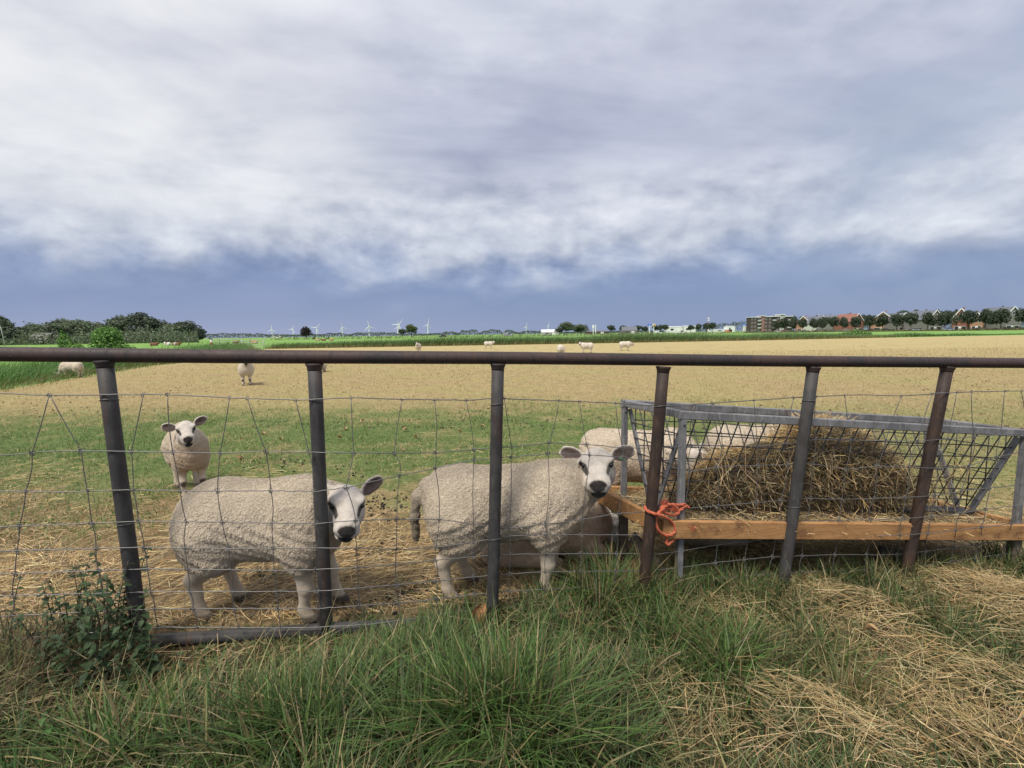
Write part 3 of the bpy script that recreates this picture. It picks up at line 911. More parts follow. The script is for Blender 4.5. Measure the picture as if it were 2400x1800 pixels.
def build_wire():
    root = empty('wire_netting', (0, 2.13, float(G(0, 2.13))))
    tag(root, 'sagging galvanised wire netting tied along the steel gate', 'wire netting')
    off = Vector(root.location)

    def wy(r, px):
        return float(np.interp(px, [p[0] for p in ROWS[r]], [p[1] for p in ROWS[r]]))

    def w3(px, py):
        # in front of the uprights towards the west, behind them towards the east
        o = -.033 + .066 * float(sstep(800, 1130, px)) - .066 * float(sstep(2000, 2110, px)) * float(py < 1260) * float(py > 900)
        o -= .085 * math.exp(-(((px - 820) / 110) ** 2 + ((py - 1210) / 120) ** 2))       # pushed out by the sheep's nose
        return Vector(onplane(px, py, FA, FB, o)) - off
    node = {}
    for c, xs in enumerate(COLS):
        for r in range(9):
            node[c, r] = w3(xs[r], wy(r, xs[r]))
    for r in range(9):
        pts = []
        for px in np.arange(-110, 2500, 14.0):
            q = w3(px, wy(r, px))
            pts.append((px, q))
        for c in range(len(COLS)):
            pts.append((COLS[c][r], node[c, r]))
        pts.sort(key=lambda a: a[0])
        line = [pts[0][1]]
        for px, q in pts[1:]:
            if (q - line[-1]).length > .004:
                line.append(q)
        # round the kinks a little
        for _ in range(2):
            line = [line[0]] + [(line[i - 1] + line[i] * 2 + line[i + 1]) / 4 for i in range(1, len(line) - 1)] + [line[-1]]
        line = [p + Vector(RNG.normal(0, .0007, 3)) for p in line]
        MB().tube(line, .0021 if r not in (0, 8) else .0025, 6).build('line_wire', M['wire'], root, True)
    for c in range(len(COLS)):
        pts = []
        for r in range(8):
            a, b = node[c, r], node[c, r + 1]
            sg = Vector((RNG.normal(0, .006), 0, 0)) * min(1, (b - a).length / .12)
            for k in range(5):
                t = k / 5
                pts.append(a.lerp(b, t) + sg * math.sin(math.pi * t))
        pts.append(node[c, 8])
        MB().tube(pts, .0018, 6).build('stay_wire', M['wire'], root, True)
    # hinge knots: a wrapped double ring, one shared mesh
    kn = MB()
    for z, rr, ph in ((.003, .0085, .3), (-.004, .0075, 1.2)):
        kn.tube([(rr * math.cos(a + ph), .0025 * math.sin(2 * a), z + rr * .9 * math.sin(a + ph)) for a in np.linspace(0, 5.7, 11)], .0016, 4)
    me = kn.mesh('knot')
    for (c, r), p in node.items():
        o = link_mesh('knot', me, M['wire'], root, True)
        o.location = p
        s = .75 if r == 0 else 1.0
        o.scale = (s, s, s)
        o.rotation_euler = (RNG.normal(0, .3), RNG.normal(0, .6), RNG.normal(0, .4))
    # tie wires round the uprights
    for (pi, py) in [(0, 938), (0, 1228), (1, 940), (1, 1225), (2, 948), (2, 1262), (3, 952), (4, 940), (4, 1187), (5, 922)]:
        t, b, _ = POSTS[pi]
        k = (py - t[1]) / (b[1] - t[1])
        c = Vector(onplane(t[0] + (b[0] - t[0]) * k, py, FA, FB)) - off
        tl = RNG.normal(0, .12)
        ring = [c + Vector((.0305 * math.cos(a), .0305 * math.sin(a), .0305 * math.cos(a) * tl - .006 * math.sin(a))) for a in np.linspace(0, 6.28, 25)]
        MB().tube(ring, .0016, 5).build('tie_wire', M['wire'], root, True)
    return root


build_wire()

# ------------------------------------------------------------------ hay rack
def build_rack():
    A = np.array([.855, 2.324]); Cn = np.array([2.974, 2.672]); B = np.array([.663, 2.738])
    W2 = B - A
    ex = (Cn - A) / np.linalg.norm(Cn - A)
    Lr = float(np.linalg.norm(Cn - A))

    def P(u, w, z):
        """u metres along from the west end, w 0..1 across, z height at the west end (the rack leans down eastwards)"""
        q = A + ex * u + W2 * w
        return Vector((q[0], q[1], z - .092 * u))
    root = empty('hay_rack', P(0, 0, float(G(A[0], A[1]))))
    tag(root, 'galvanised hay rack with mesh sides over a wooden trough', 'hay rack')
    off = Vector(root.location)

    def put(mb, name, mat, parent=root, smooth=False):
        mb.v = [tuple(Vector(v) - off) for v in mb.v]
        return mb.build(name, mat, parent, smooth)

    def bar(name, a, b, w=.035, h=.035, mat=None, up=(0, 0, 1), parent=root):
        return put(MB().bar(a, b, w, h, up, .12), name, mat or M['galv'], parent)
    ZT = .885
    acr = Vector((W2[0], W2[1], 0)).normalized()
    # top rectangle of angle iron
    bar('top_rail', P(-.02, 0, ZT), P(Lr + .02, 0, ZT), .034, .042)
    bar('top_rail', P(-.02, 1, ZT), P(Lr + .02, 1, ZT), .034, .042)
    bar('end_rail', P(0, .05, ZT + .002), P(0, .95, ZT + .002), .034, .038)
    bar('end_rail', P(Lr, .05, ZT + .002), P(Lr, .95, ZT + .002), .034, .038)
    # uprights: steel above, timber below
    for u, w in ((0, 0), (0, 1), (Lr, 0), (Lr, 1)):
        foot = P(u, w, 0)
        g = float(G(foot.x, foot.y))
        s = P(u, w, ZT - .021)
        steel_end = P(u, w, .30) if not (u == 0 and w == 0) else Vector((foot.x, foot.y, g - .03))
        if not (u == 0 and w == 0) :
            lg = bar('leg', P(u, w, .33), Vector((foot.x, foot.y, g - .03)), .05, .05, M['wood_old'], (0, 1, 0))
        up = bar('upright', s, steel_end, .036, .03, M['galv'], (ex[0], ex[1], 0))
        hole = MB().lathe([(.006, -.001), (.006, .001)], (0, 0, 0), 10).build('bolt_hole', M['rod'], up)
        hole.rotation_euler = (R(90), 0, math.atan2(ex[1], ex[0]))
        hole.location = (s - off) + Vector((ex[1], -ex[0], 0)) * .0195 + Vector((0, 0, -.03))
    # V-shaped sides: bottom rail in the middle, sloping end bars
    ZB = .365
    MIDN, MIDF = .42, .58
    bar('keel', P(.02, .5, ZB - .02), P(Lr - .02, .5, ZB - .02), .10, .02, M['rod'])
    for u in (0.02, Lr - .02):
        bar('end_bar', P(u, .04, ZT - .03), P(u, MIDN, ZB), .034, .012, M['galv'], (ex[0], ex[1], 0))
        bar('end_bar', P(u, .96, ZT - .03), P(u, MIDF, ZB), .034, .012, M['galv'], (ex[0], ex[1], 0))
    nrod = 27
    for side, (w0, w1) in enumerate(((.02, MIDN), (.98, MIDF))):
        for i in range(1, nrod):
            u = Lr * i / nrod + RNG.normal(0, .003)
            put(MB().tube([P(u, w0, ZT - .02), P(u + RNG.normal(0, .004), w1, ZB)], .0034, 6), 'mesh_rod', M['rod'], root, True)
        for j in range(1, 7):
            t = j / 7
            w = w0 + (w1 - w0) * t
            z = ZT - .02 + (ZB - ZT + .02) * t
            e = .010 if side else -.010
            put(MB().tube([P(u, w + e, z + RNG.normal(0, .003)) for u in np.linspace(.03, Lr - .03, 9)], .0034, 6), 'mesh_rod', M['rod'], root, True)
    for u in (.01, Lr - .01):
        for j in range(1, 6):
            z = ZT - .02 - j * .085
            t = (ZT - .02 - z) / (ZT - .02 - ZB)
            put(MB().tube([P(u, .03 + .38 * t, z), P(u, .97 - .38 * t, z)], .0032, 6), 'mesh_rod', M['rod'], root, True)
        for j in range(1, 6):
            w = j / 6
            zb = ZT - .02 - (ZT - .02 - ZB) * min(1, min(w, 1 - w) / .42)
            put(MB().tube([P(u + .006, w, ZT - .02), P(u + .006, w, zb)], .0032, 6), 'mesh_rod', M['rod'], root, True)
    # timber trough underneath
    zt = .300
    n0, n1 = P(-.125, -.07, zt), P(Lr + .06, -.07, zt)
    f0, f1 = P(-.125, 1.27, zt), P(Lr + .06, 1.27, zt)
    bar('side_board', n0, n1, .028, .092, M['wood_new'])
    bar('side_board', f0, f1, .028, .092, M['wood_new'])
    bar('end_board', P(-.110, -.03, zt + .004), P(-.110, 1.23, zt + .004), .028, .092, M['wood_new'])
    bar('end_board', P(Lr + .045, -.03, zt + .004), P(Lr + .045, 1.23, zt + .004), .028, .092, M['wood_new'])
    for k in range(5):
        w = .05 + 1.1 * (k + .5) / 5
        bar('floor_board', P(-.09, w, zt - .05), P(Lr + .03, w, zt - .05), .098, .018, M['wood_old'])
    # diagonal braces near the ground
    a = Vector(gp(1468, 1268)); a.z += .10
    bar('brace', Vector((.70, 2.66, .10)), Vector((.86, 2.36, -.05)), .02, .07, M['wood_old'])
    q0, q1 = P(Lr - .75, .3, .12), P(Lr - .12, .2, .02)
    bar('brace', q0, q1, .025, .05, M['rod'])
    return P, Lr


RACK_P, RACK_L = build_rack()


def build_rack_hay():
    # a heap slumped in the V, densest in the middle, some fallen in the trough
    P, Lr = RACK_P, RACK_L
    n = 25000
    u = RNG.uniform(.18, 1.62, n)
    env = np.clip(1 - np.abs((u - .92) / .80) ** 2.6, 0, 1) * (.66 + .45 * vnoise(u, u * 0, 3.1, 81))
    env = env * (1 - .32 * sstep(.62, .25, u))
    w = RNG.uniform(.0, 1.0, n)
    hmax = .36 + .50 * env * (1 - .55 * np.abs(w - .5) ** 1.5 * 2)
    # shell: near face, top; a little random depth
    t = RNG.random(n) ** .7
    z = .36 + (hmax - .36) * t
    half = .07 + .40 * np.clip((z - .36) / .5, 0, 1)          # the V opens upward
    half = half * np.clip(1.15 - .75 * np.clip((z - .36) / np.maximum(hmax - .36, .02), 0, 1) ** 4, .2, 1)
    sgn = np.where(RNG.random(n) < .72, -1, 1)
    wr = .5 + sgn * half * np.sqrt(RNG.uniform(.55, 1.0, n))
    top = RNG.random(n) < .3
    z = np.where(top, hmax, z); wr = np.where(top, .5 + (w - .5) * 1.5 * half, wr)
    Pp = np.array([P(a, b, c) for a, b, c in zip(u, wr, z)])
    az = np.where(RNG.random(n) < .5, RNG.normal(.25, .5, n), RNG.uniform(0, 6.28, n))
    dk = ~top & (RNG.random(n) < .78)  # sides mostly dark, top pale: light from above put into the stalk colours
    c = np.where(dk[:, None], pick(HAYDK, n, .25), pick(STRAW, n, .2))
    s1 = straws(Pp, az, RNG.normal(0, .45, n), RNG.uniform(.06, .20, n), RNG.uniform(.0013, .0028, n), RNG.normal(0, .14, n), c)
    # litter along the trough
    m = 9000
    u = RNG.uniform(-.08, Lr, m); w = RNG.uniform(-.02, 1.2, m)
    z = .275 + RNG.uniform(0, .075, m) * (1 - .35 * np.abs(w - .55))
    Pp = np.array([P(a, b, c) for a, b, c in zip(u, w, z)])
    s2 = straws(Pp, RNG.uniform(0, 6.28, m), RNG.normal(0, .2, m), RNG.uniform(.05, .18, m), RNG.uniform(.0013, .0028, m), RNG.normal(0, .1, m), np.where((RNG.random(m) < .5)[:, None], pick(HAYDK, m), pick(STRAW, m)))
    # wisps hanging from the mesh
    k = 750
    u = RNG.uniform(.2, 1.9, k); z = RNG.uniform(.30, .70, k)
    Pp = np.array([P(a, .5 - (.08 + .4 * (c - .36) / .5) - .03, c) for a, c in zip(u, z)])
    s3 = straws(Pp, RNG.uniform(0, 6.28, k), RNG.normal(-.9, .4, k), RNG.uniform(.08, .26, k), RNG.uniform(.0013, .0024, k), RNG.normal(0, .2, k), pick(STRAW, k))
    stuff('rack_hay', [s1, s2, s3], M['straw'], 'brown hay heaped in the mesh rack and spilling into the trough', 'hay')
    # packed dark heart of the heap, hidden under the stalks
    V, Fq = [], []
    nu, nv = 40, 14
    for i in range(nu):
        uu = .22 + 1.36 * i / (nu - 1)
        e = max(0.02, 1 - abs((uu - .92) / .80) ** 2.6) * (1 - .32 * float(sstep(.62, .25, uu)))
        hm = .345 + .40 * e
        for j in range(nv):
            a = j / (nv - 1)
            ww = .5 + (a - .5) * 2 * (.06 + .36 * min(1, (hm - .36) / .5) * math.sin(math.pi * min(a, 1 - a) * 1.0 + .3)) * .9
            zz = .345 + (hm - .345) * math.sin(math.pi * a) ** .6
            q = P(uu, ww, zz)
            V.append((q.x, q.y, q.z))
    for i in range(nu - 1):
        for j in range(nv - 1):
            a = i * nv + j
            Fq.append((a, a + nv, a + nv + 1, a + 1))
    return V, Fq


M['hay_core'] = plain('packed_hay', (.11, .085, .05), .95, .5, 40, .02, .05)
_V, _F = build_rack_hay()
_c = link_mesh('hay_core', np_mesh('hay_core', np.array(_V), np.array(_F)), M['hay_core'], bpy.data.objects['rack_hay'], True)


# ------------------------------------------------------------------ orange rope
def build_rope():
    Y = 2.26

    def q(px, py, dy=0.0):
        return Vector(at(px, py, Y + .17 * ((px - 1545) / F_PX * 2.3) + dy))
    root = empty('orange_rope', q(1545, 1250))
    tag(root, 'frayed orange rope knotted round a rusty gate upright', 'rope')
    off = Vector(root.location)

    def strand(pts, name, r=.0072, plies=3, tw=22):
        pts = [Vector(p) for p in pts]
        dense = []
        for i in range(len(pts) - 1):                          # Catmull-Rom
            p0, p1, p2, p3 = pts[max(i - 1, 0)], pts[i], pts[i + 1], pts[min(i + 2, len(pts) - 1)]
            for k in range(9):
                t = k / 9
                dense.append(.5 * ((2 * p1) + (p2 - p0) * t + (2 * p0 - 5 * p1 + 4 * p2 - p3) * t * t + (3 * p1 - p0 - 3 * p2 + p3) * t ** 3))
        dense.append(pts[-1])
        mb = MB()
        s = 0
        for k in range(plies):
            line, s = [], 0
            for i, p in enumerate(dense):
                tdir = (dense[min(i + 1, len(dense) - 1)] - dense[max(i - 1, 0)]).normalized()
                u = tdir.cross(Vector((0, 1, .1))).normalized(); w = tdir.cross(u)
                if i: s += (p - dense[i - 1]).length
                an = s * tw * 6.283 / 2 + 6.283 * k / plies
                line.append(p - off + (u * math.cos(an) + w * math.sin(an)) * r * .55)
            mb.tube(line, r * .62, 6)
        return mb.build(name, M['rope'], root, True)
    strand([q(1511, 1187), q(1516, 1196, -.02), q(1530, 1203, -.045), q(1548, 1208, -.04), q(1566, 1216, -.02), q(1578, 1230), q(1581, 1246), q(1572, 1254, -.01), q(1556, 1253, -.01), q(1542, 1241, -.02), q(1537, 1222, -.02), q(1541, 1206, -.03), q(1552, 1196, -.02), q(1570, 1193, .01), q(1592, 1196, .02), q(1606, 1186, .03), q(1615, 1190, .03)], 'coil')
    strand([q(1545, 1203, -.03), q(1556, 1190, -.03), q(1570, 1183, .0), q(1585, 1190, .01), q(1590, 1202, .01), q(1576, 1207, .0), q(1558, 1201, -.02), q(1549, 1192, -.02), q(1562, 1183, -.01), q(1590, 1184, .02), q(1605, 1182, .03)], 'coil')
    strand([q(1566, 1254, -.01), q(1563, 1264), q(1562, 1274), q(1568, 1275), q(1578, 1266, .01), q(1592, 1258, .03), q(1606, 1250, .03), q(1618, 1242, .03), q(1625, 1241, .03)], 'tail_end', .0062)
    strand([q(1547, 1206, .0), q(1540, 1203, .05), q(1525, 1196, .06), q(1512, 1188, .02)], 'coil')
    fr = MB()
    for c, m in (((1556, 1180), 60), ((1622, 1240), 22), ((1575, 1192), 24)):
        base = q(*c, -.01)
        for _ in range(m):
            d = Vector(RNG.normal(0, 1, 3)).normalized()
            d.z = d.z * .7 + .25
            p = base - off + Vector(RNG.normal(0, .006, 3))
            fr.tube([p, p + d * RNG.uniform(.008, .016), p + d * RNG.uniform(.016, .028) + Vector(RNG.normal(0, .004, 3))], [.0011, .0009, .0004], 3, False)
    fr.build('frayed_fibres', M['rope'], root, True)


build_rope()

# ------------------------------------------------------------------ sheep
def surface_nets(f, org, h):
    s = f < 0
    nx, ny, nz = f.shape
    acc = np.zeros((nx - 1, ny - 1, nz - 1, 3), np.float32); cnt = np.zeros((nx - 1, ny - 1, nz - 1), np.float32)
    corner = [(i, j, k) for i in (0, 1) for j in (0, 1) for k in (0, 1)]

    def sl(a, c):
        return a[c[0]:nx - 1 + c[0], c[1]:ny - 1 + c[1], c[2]:nz - 1 + c[2]]
    for c in corner:
        for ax in range(3):
            if c[ax]: continue
            e = list(c); e[ax] = 1
            f0, f1 = sl(f, c), sl(f, e)
            m = (f0 < 0) != (f1 < 0)
            t = np.where(m, f0 / np.where(m, f0 - f1, 1), 0)
            for q in range(3):
                acc[..., q] += np.where(m, (c[q] + (t if q == ax else 0)), 0)
            cnt += m
    act = cnt > 0
    idx = np.full(act.shape, -1, np.int64)
    ii = np.argwhere(act)
    idx[act] = np.arange(len(ii))
    V = (ii + acc[act] / cnt[act][:, None]) * h + org
    quads = []
    for ax in range(3):
        a, b = (ax + 1) % 3, (ax + 2) % 3
        s0 = np.take(s, range(s.shape[ax] - 1), ax); s1 = np.take(s, range(1, s.shape[ax]), ax)
        e = np.argwhere(s0 != s1)
        e = e[(e[:, a] > 0) & (e[:, b] > 0) & (e[:, a] < s.shape[a] - 1) & (e[:, b] < s.shape[b] - 1)]
        flip = s0[tuple(e.T)]

        def cell(da, db):
            q = e.copy(); q[:, a] -= da; q[:, b] -= db
            return idx[tuple(q.T)]
        Q = np.stack([cell(1, 1), cell(0, 1), cell(0, 0), cell(1, 0)], -1)
        Q[~flip] = Q[~flip][:, ::-1]
        quads.append(Q)
    return V, np.concatenate(quads)


def d_cap(p, a, b, ra, rb):
    a, b = np.asarray(a, float), np.asarray(b, float)
    ab = b - a
    t = np.clip(((p - a) @ ab) / (ab @ ab), 0, 1)
    return np.linalg.norm(p - a - t[..., None] * ab, axis=-1) - (ra + (rb - ra) * t)


def d_ell(p, c, r, rot=None):
    q = p - np.asarray(c, float)
    if rot is not None: q = q @ rot                       # rot columns are the axes
    r = np.asarray(r, float)
    k0 = np.linalg.norm(q / r, axis=-1); k1 = np.linalg.norm(q / (r * r), axis=-1)
    return k0 * (k0 - 1) / np.maximum(k1, 1e-6)


WOOL, FACE, LEG, EAR = 0, 1, 2, 3


def sheep_mesh(name, head, look, h=.009, lying=False, dx=(0, 0, 0, 0), tail=0, roll=0.0, ear_lift=(.35, .35), fat=.84, knees=False, dirty=(), tint=(.60, .512, .395), face_col=(.54, .49, .43), hs=1.0, cs=0.0, rump=.56):
    prims = []

    def cap(a, b, ra, rb, k, tg): prims.append(('c', (np.array(a, float), np.array(b, float), ra, rb), k, tg))

    def ell(c, r, k, tg, rot=None, sub=False): prims.append(('s' if sub else 'e', (np.array(c, float), np.array(r, float), rot), k, tg))
    dz = -.285 if lying else 0.0
    # trunk
    cap((-.19, 0, .480 + dz), (.17, 0, .468 + dz), .188, .180, .05, WOOL)
    prims[-1] = ('e', (np.array((-.01 + cs * .5, 0, .470 + dz)), np.array((.395 + cs * .5, .190 * fat, .192)), None), .05, WOOL)
    ell((-.22, 0, .482 + dz), (.205, .192 * fat, .185), .06, WOOL)
    ell((.20 + cs, 0, .468 + dz), (.19, .176 * fat, .185), .06, WOOL)
    ell((-.02, 0, .440 + dz), (.33, .160 * fat, .138), .06, WOOL)
    ell((-.31, 0, rump + dz), (.10, .10, .09), .06, WOOL)
    ell((.20 + cs, 0, .57 + dz), (.13, .11, .095), .06, WOOL)
    ell((.30 + cs, 0, .42 + dz), (.10, .11, .13), .06, WOOL)
    for s in (-1, 1):
        ell((-.275, s * .098, .42 + dz), (.125, .080, .165), .05, WOOL)
        ell((.20, s * .10, .42 + dz), (.11, .065, .15), .05, WOOL)
    head = np.array(head, float); look = np.array(look, float); look /= np.linalg.norm(look)
    hx = look
    hy = np.cross((0, 0, 1.0), hx); hy /= np.linalg.norm(hy)
    hz = np.cross(hx, hy)
    hy, hz = hy * math.cos(roll) + hz * math.sin(roll), hz * math.cos(roll) - hy * math.sin(roll)
    Rm = np.stack([hx, hy, hz], 1)

    def H(x, y, z): return head + Rm @ (np.array([x, y, z]) * hs)
    # neck
    n0 = np.array([.26 + cs, 0, .52 + dz]); n2 = H(-.105, 0, -.045)
    n1 = (n0 + n2) / 2 + np.array([.02, 0, -.01])
    cap(n0, n1, .155 * .95, .115, .06, WOOL)
    cap(n1, n2, .115, .076, .05, WOOL)
    # head
    ell(H(-.02, 0, .005), np.array((.092, .076, .080)) * hs, .03, FACE, Rm)
    cap(H(.02, 0, -.004), H(.125, 0, -.030), .068 * hs, .050 * hs, .03, FACE)
    ell(H(.140, 0, -.036), np.array((.040, .054, .044)) * hs, .02, FACE, Rm)
    cap(H(-.03, 0, -.050), H(.112, 0, -.066), .060 * hs, .040 * hs, .025, FACE)
    for s in (-1, 1):
        ell(H(.028, s * .056, .042), np.array((.034, .022, .020)) * hs, .02, FACE, Rm)
        ell(H(-.005, s * .048, -.038), np.array((.058, .036, .052)) * hs, .02, FACE, Rm)
        ell(H(.056, s * .073, .022), np.array((.026, .014, .013)) * hs, .01, FACE, Rm, True)
        ell(H(.183, s * .020, -.028), np.array((.010, .010, .007)) * hs, .006, FACE, Rm, True)
        lift = ear_lift[0 if s < 0 else 1]
        e1 = np.array([-.22, s * math.cos(lift), math.sin(lift)]); e1 /= np.linalg.norm(e1)
        e3 = np.array([.90, s * .22, .25]); e3 -= e1 * (e3 @ e1); e3 /= np.linalg.norm(e3)
        e2 = np.cross(e3, e1)
        rot = Rm @ np.stack([e1, e2, e3], 1)
        base = np.array([-.045, s * .066, .036])
        c = base + e1 * .060
        ell(H(*c), np.array((.062, .037, .0165)) * hs, .012, EAR, rot)
        ell(H(*(c + e3 * .0165 + e1 * .004)), np.array((.052, .029, .0125)) * hs, .006, EAR, rot, True)
    ell(H(.165, 0, -.068), np.array((.040, .040, .0035)) * hs, .006, FACE, Rm, True)      # mouth line
    # legs
    if not lying:
        for i, (sx, s) in enumerate(((1, -1), (1, 1), (-1, -1), (-1, 1))):
            d = dx[i]
            if sx > 0:
                cap((.20, s * .090, .40), (.190 + d * .2, s * .090, .30), .078, .058, .05, WOOL)
                cap((.190 + d * .2, s * .090, .30), (.208 + d * .6, s * .086, .175), .048, .034, .025, LEG)
                cap((.208 + d * .6, s * .086, .170), (.205 + d, s * .086, .068), .0315, .0225, .012, LEG)
                ell((.214 + d * .6, s * .086, .172), (.034, .033, .040), .012, LEG)
                cap((.203 + d, s * .086, .070), (.222 + d, s * .086, .024), .0285, .030, .012, LEG)
                ell((.238 + d, s * .086, .018), (.034, .027, .020), .012, LEG)
            else:
                cap((-.25, s * .092, .43), (-.205 + d * .2, s * .095, .325), .112, .078, .05, WOOL)
                cap((-.205 + d * .2, s * .095, .325), (-.318 + d * .6, s * .086, .210), .072, .037, .035, LEG)
                cap((-.314 + d * .6, s * .086, .205), (-.282 + d, s * .086, .072), .034, .0235, .014, LEG)
                cap((-.284 + d, s * .086, .072), (-.262 + d, s * .086, .024), .029, .030, .012, LEG)
                ell((-.246 + d, s * .086, .018), (.034, .027, .020), .012, LEG)
    else:
        for s in (-1, 1):
            cap((.20, s * .11, .12), (.33, s * .125, .050), .062, .045, .04, LEG)
            cap((.33, s * .125, .050), (.20, s * .150, .036), .040, .033, .012, LEG)
            ell((-.22, s * .135, .125), (.165, .085, .125), .05, WOOL)
            cap((-.16, s * .17, .06), (-.03, s * .20, .035), .055, .034, .03, LEG)
            cap((-.03, s * .20, .035), (.06, s * .20, .030), .033, .028, .01, LEG)
    if tail:
        tl = [(-.40, 0, .585 + dz), (-.455, 0, .52 + dz), (-.475, 0, .42 + dz), (-.468, 0, .40 + dz - .17 * tail)]
        for a, b, ra, rb in zip(tl[:-1], tl[1:], (.034, .026, .021), (.026, .021, .014)):
            cap(a, b, ra, rb, .02, WOOL)
    # sample the field on a grid, each primitive only where it matters
    lo = np.array([1e9] * 3); hi = -lo
    box = []
    for kind, pr, k, tg in prims:
        if kind == 'c':
            rm = max(pr[2], pr[3]); b0, b1 = np.minimum(pr[0], pr[1]) - rm, np.maximum(pr[0], pr[1]) + rm
        else:
            rm = pr[1] if pr[2] is None else np.abs(pr[2]) @ pr[1]
            b0, b1 = pr[0] - rm, pr[0] + rm
        box.append((b0, b1))
        if kind != 's': lo = np.minimum(lo, b0); hi = np.maximum(hi, b1)
    lo = lo - 4 * h; hi = hi + 4 * h
    n = np.ceil((hi - lo) / h).astype(int) + 1
    f = np.full(n, .2, np.float32)
    axs = [lo[i] + h * np.arange(n[i]) for i in range(3)]
    for (kind, pr, k, tg), (b0, b1) in zip(prims, box):
        pad = k + 4 * h
        i0 = np.maximum(np.floor((b0 - pad - lo) / h).astype(int), 0); i1 = np.minimum(np.ceil((b1 + pad - lo) / h).astype(int) + 1, n)
        if (i1 <= i0).any(): continue
        P = np.stack(np.meshgrid(*[axs[q][i0[q]:i1[q]] for q in range(3)], indexing='ij'), -1)
        d = d_cap(P, *pr) if kind == 'c' else d_ell(P, *pr)
        sub = f[i0[0]:i1[0], i0[1]:i1[1], i0[2]:i1[2]]
        if kind == 's':
            e = np.maximum(k - np.abs(sub + d), 0) / k
            sub[...] = np.maximum(sub, -d) + e * e * k / 4
        else:
            e = np.maximum(k - np.abs(sub - d), 0) / k
            sub[...] = np.minimum(sub, d) - e * e * k / 4
    # unevenness of fleece and flesh, none on the face
    gx_, gy_, gz_ = np.meshgrid(*axs, indexing='ij')
    far_h = sstep(.10, .17, np.sqrt((gx_ - head[0]) ** 2 + (gy_ - head[1]) ** 2 + (gz_ - head[2]) ** 2)) * sstep(.22, .32, gz_ - dz)
    ph = np.random.default_rng(len(name) + int(abs(head[0]) * 997)).uniform(0, 6.28, 9)
    wv = .0028 * np.sin(21 * gx_ + 6 * gz_ + ph[0]) * np.sin(17 * gz_ + 9 * gy_ + ph[1]) + .0030 * np.sin(47 * gx_ + 13 * np.sin(9 * gz_ + ph[2]) + ph[3]) * np.sin(23 * gz_ + ph[4])
    if h < .012:
        wv = wv + .0016 * np.sin(150 * gx_ + 5 * np.sin(31 * gz_ + ph[5]) + ph[6]) * (.6 + .4 * np.sin(60 * gz_ + 20 * gx_ + ph[7]))
    f = f + (wv * far_h).astype(np.float32)
    V, Q = surface_nets(f, lo, h)
    # hoof and belly never under the ground
    V[:, 2] = np.maximum(V[:, 2], .0)
    # colours
    dist = np.full((4, len(V)), 9.0)
    for kind, pr, k, tg in prims:
        if kind == 's': continue
        d = d_cap(V, *pr) if kind == 'c' else d_ell(V, *pr)
        dist[tg] = np.minimum(dist[tg], d)
    ws = np.exp(-np.clip(dist - dist.min(0), 0, .2) / .006)
    ws /= ws.sum(0)
    base = np.array([tint, face_col, np.array(tint) * 1.0, face_col])
    C = np.einsum('tn,tc->nc', ws, base)
    alpha = ws[0] + .25 * ws[2]
    q = (V - head) @ Rm / hs
    isface = (ws[1] + ws[3] > .10)
    for s in (-1, 1):
        # dark eye slit running down to the tear mark
        a, b = np.array([.043, s * .069, .030]), np.array([.104, s * .046, .006])
        w = np.clip(1.5 - d_cap(q, a, b, .0150, .0080) / .0035, 0, 1) * isface
        w = np.minimum(w, 1) * .96
        C = C * (1 - w[:, None]) + np.array((.018, .015, .013)) * w[:, None]
        # inside of the ear
        lift = ear_lift[0 if s < 0 else 1]
        e1 = np.array([-.22, s * math.cos(lift), math.sin(lift)]); e1 /= np.linalg.norm(e1)
        e3 = np.array([.90, s * .22, .25]); e3 -= e1 * (e3 @ e1); e3 /= np.linalg.norm(e3)
        e2 = np.cross(e3, e1)
        c = np.array([-.045, s * .066, .036]) + e1 * .060
        l = (q - c) @ np.stack([e1, e2, e3], 1)
        w = np.clip((1.0 - np.hypot(l[:, 0] / .057, l[:, 1] / .033)) / .12, 0, 1) * (l[:, 2] > -.004) * (ws[3] > .3)
        inner = np.array((.050, .028, .025))
        C = C * (1 - w[:, None] * .92) + inner * w[:, None] * .92
    nv = np.sqrt(((q[:, 0] - .180) / .040) ** 2 + (q[:, 1] / np.clip(.040 + .55 * (q[:, 2] + .030), .012, .042)) ** 2 + ((q[:, 2] + .030) / .030) ** 2)
    mo = np.sqrt(((q[:, 0] - .165) / .045) ** 2 + (q[:, 1] / .040) ** 2 + ((q[:, 2] + .078) / .026) ** 2)
    nz = np.minimum(nv, mo)
    w = np.clip((1.06 - nz) / .16, 0, 1) * isface
    C = C * (1 - w[:, None]) + np.array((.016, .015, .015)) * w[:, None]
    mud = np.clip((.16 - V[:, 2]) / .12, 0, 1) * (ws[2] > .5) * (0 if lying else 1) * .45
    C = C * (1 - mud[:, None]) + np.array((.26, .20, .135)) * mud[:, None]
    hoof = np.clip((.046 - V[:, 2]) / .008, 0, 1) * (ws[2] > .5) * (0 if lying else 1)
    C = C * (1 - hoof[:, None] * .9) + np.array((.03, .026, .022)) * hoof[:, None] * .9
    if knees:
        for s in (-1, 1):
            w = np.clip((.036 - np.linalg.norm(V - np.array([.232, s * .086, .150]), axis=1)) / .008, 0, 1)
            C = C * (1 - w[:, None] * .9) + np.array((.03, .025, .02)) * w[:, None] * .9
    for c, r, colr, am in dirty:
        w = np.exp(-(((V - np.array(c)) / np.array(r)) ** 2).sum(1)) * am * np.clip(ws[0] + ws[2], 0, 1)
        C = C * (1 - w[:, None]) + np.array(colr) * w[:, None]
    me = np_mesh(name, V, Q, np.concatenate([C, alpha[:, None]], 1))
    sheep_mesh.last = (V, Q, C, ws[0])
